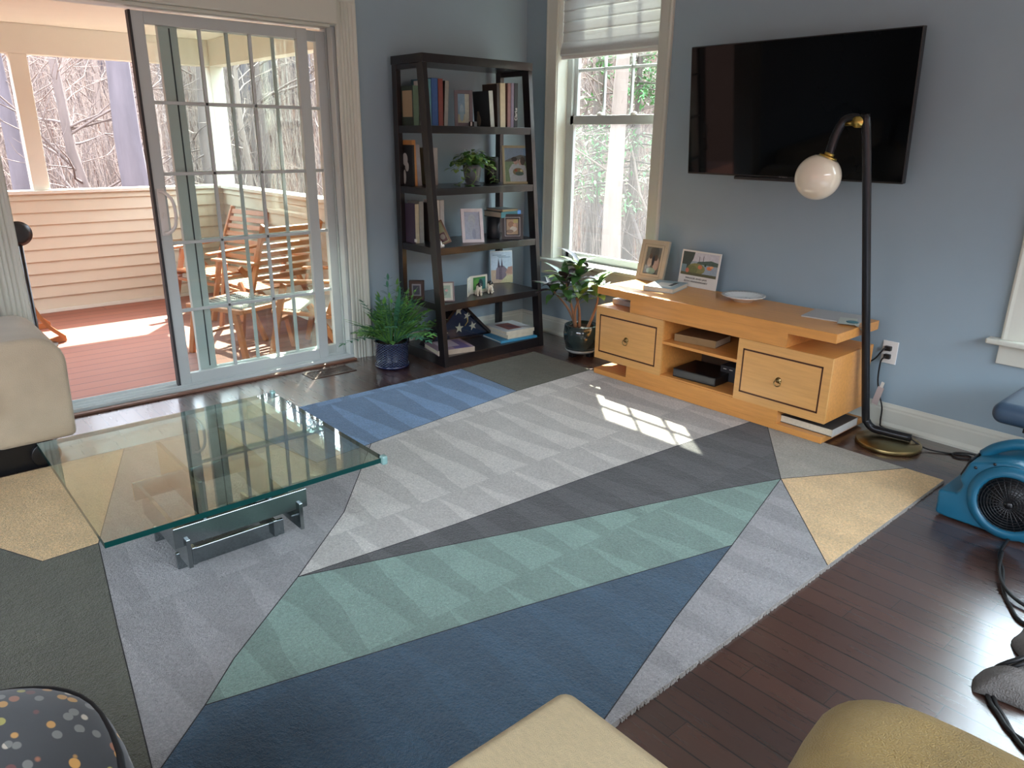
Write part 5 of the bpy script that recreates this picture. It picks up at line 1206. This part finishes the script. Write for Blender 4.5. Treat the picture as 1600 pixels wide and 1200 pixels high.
def bare_tree(seed, h, r, m, nbr, lowb=.15, straight=.3):
    random.seed(seed); b = MB(); pts = [Vector((0, 0, -.3))]; n = 9
    for i in range(1, n+1): pts.append(Vector((pts[-1].x+random.uniform(-1, 1)*straight*.3, pts[-1].y+random.uniform(-1, 1)*straight*.3, h*i/n)))
    b.tube(pts, [r*(1-.8*i/n) for i in range(n+1)], m, 8)
    def br(p, d, L, r_, lev):
        q = [p]; k = 4
        for i in range(k): d = (d+Vector((random.uniform(-1, 1), random.uniform(-1, 1), random.uniform(-.35, .55)))*.28).normalized(); q.append(q[-1]+d*L/k)
        b.tube(q, [r_*(1-.75*i/k) for i in range(k+1)], m, 4 if lev else 5, False)
        if lev < 2:
            for _ in range(3 if lev == 0 else 3):
                j = random.randint(1, k); br(q[j], (d+Vector((random.uniform(-1, 1), random.uniform(-1, 1), random.uniform(-.5, .9)))).normalized(), L*random.uniform(.4, .7), r_*.5, lev+1)
    for i in range(nbr):
        u = random.uniform(lowb, .98); k = u*n; i0 = min(n-1, int(k)); p = pts[i0].lerp(pts[i0+1], k-i0); a = random.uniform(0, 2*PI)
        br(p, Vector((math.cos(a), math.sin(a), random.uniform(.1, .9))).normalized(), h*random.uniform(.14, .30)*(1.1-u*.5), r*.30*(1.1-u), 0)
    return b.mesh('bare_tree')
protos = [bare_tree(1, 8.5, .13, M_bk[0], 24), bare_tree(2, 7.5, .07, M_bk[1], 22), bare_tree(3, 9, .17, M_bk[2], 18), bare_tree(4, 6.0, .045, M_bk[1], 26, .05, .6), bare_tree(5, 5.0, .035, M_bk[0], 26, .05, .7), bare_tree(6, 4.0, .025, M_bk[1], 30, .02, .8)]
def tree(me, x, y, rz, s_, lab, grp=None, nm='bare_tree'):
    o = bpy.data.objects.new(nm, me); COL.objects.link(o); o.location = (x, y, gh(x, y)); o.rotation_euler = (0, 0, rz); o.scale = (s_, s_, s_); return tag(o, lab, 'tree', grp)
def dirpt(px, dist):
    v = P(px, 215, 1, CAM.y+1) - CAM; v.z = 0; v.normalize(); return CAM.x+v.x*dist, CAM.y+v.y*dist
big = bare_tree(31, 7.5, .215, M_bk[2], 7, .55, .10)
x, y = dirpt(206, 11.0); tree(big, x, y, 0, 1, 'thick straight grey tree trunk seen through the open porch bay')
x, y = dirpt(24, 11.5); tree(bare_tree(32, 7.5, .13, M_bk[2], 7, .5, .12), x, y, 1, 1, 'dark leaning trunk left of the porch post')
x, y = dirpt(322, 12); tree(bare_tree(33, 7.5, .15, M_bk[0], 8, .5, .15), x, y, 2, 1, 'grey trunk behind the sliding panel muntins')
x, y = dirpt(965, 11.5); tree(bare_tree(34, 7, .17, M_bk[1], 5, .6, .1), x, y, 2, 1, 'broad pale trunk in the middle of the window')
x, y = dirpt(132, 11.5); tree(bare_tree(35, 7, .085, M_bk[0], 34, .12, .5), x, y, 2, 1, 'branching grey tree left of the thick trunk')
random.seed(77); cnt = 0
for side, (pa, pb_) in enumerate(((-60, 560), (860, 1060))):
    N_ = 72 if side == 0 else 26
    for i in range(N_):
        px = pa+(pb_-pa)*((i*.618034) % 1.0)+random.uniform(-8, 8); dist = random.uniform(12.5, 34) if side == 0 else random.uniform(12, 30)
        x, y = dirpt(px, dist)
        k = random.choice((0, 1, 1, 3, 3, 4, 4, 5, 5) if dist < 20 else (0, 1, 2, 2, 3, 4, 0))
        nm = ['grey barked', 'pale slender', 'dark trunked', 'thin pale', 'thin grey', 'small pale'][k]
        tree(protos[k], x, y, random.uniform(0, 6.28), random.uniform(.8, 1.15), 'bare %s tree in the woods %s' % (nm, 'beyond the porch' if side == 0 else 'behind the window left of the television'), 'bare %s trees %s' % (nm, 'beyond the porch' if side == 0 else 'behind the window'))
# young evergreens
M_ev = mat('evergreen_needles', (96, 150, 92), .6, var=.3, scale=3); 
def evergreen(seed, h, w_, nl):
    random.seed(seed); b = MB(); b.tube([(0, 0, -.3), (.05, 0, h*.5), (0, .05, h)], [.10, .06, .02], M_bk[0], 8)
    for i in range(60):
        u = random.uniform(.25, 1); a = random.uniform(0, 6.28); L = w_*(1.15-u)*random.uniform(.6, 1.1); d = Vector((math.cos(a), math.sin(a), -.15)); p0 = Vector((0, 0, h*u)); b.tube([p0, p0+d*L*.5+Vector((0, 0, .05)), p0+d*L], [.02, .012, .004], M_bk[0], 4, False)
        for k in range(nl):
            v = random.uniform(.2, 1); q = p0+d*L*v+Vector((random.gauss(0, .12), random.gauss(0, .12), random.gauss(0, .08))); dd = Vector((random.gauss(0, 1), random.gauss(0, 1), random.gauss(0, .4))).normalized(); leaf(b, q, dd, (0, 0, 1), random.uniform(.08, .16), .02, M_ev, .2, 2)
    return b.mesh('evergreen_tree')
x, y = dirpt(990, 13); tree(evergreen(5, 4.6, 2.2, 60), x, y, 0, 1, 'green leaved evergreen behind the upper sash of the window', None, 'evergreen_tree')
tree(evergreen(6, 4.8, 2.4, 60), 6.0, 9.5, 0, 1, 'green evergreen beyond the window at the right edge', None, 'evergreen_tree')
for (x, y, k) in ((3.5, 12, 0), (5.4, 13, 1), (7.2, 12.5, 3), (8.2, 15, 2)): tree(protos[k], x, y, k, 1, 'bare %s tree beyond the right edge window' % ['grey barked', 'pale slender', 'dark trunked', 'thin pale'][k])
# brush tangle
b = MB(); random.seed(9)
for i in range(5200):
    side = random.random() < .72; px = random.uniform(-80, 560) if side else random.uniform(860, 1060); x, y = dirpt(px, random.uniform(12.5, 26)); z0 = gh(x, y)
    h = random.uniform(.5, 2.4); a = random.uniform(0, 6.28); lx, ly = math.cos(a)*h*.35*random.random(), math.sin(a)*h*.35*random.random()
    b.tube([(x, y, z0), (x+lx*.4, y+ly*.4, z0+h*.55), (x+lx, y+ly, z0+h)], [.009, .006, .003], M_bk[1] if i % 3 else M_bk[0], 3, False)
tag(b.obj('brush'), 'tangle of thin pale brush stems on the wooded slope', 'brush', None, 'stuff')
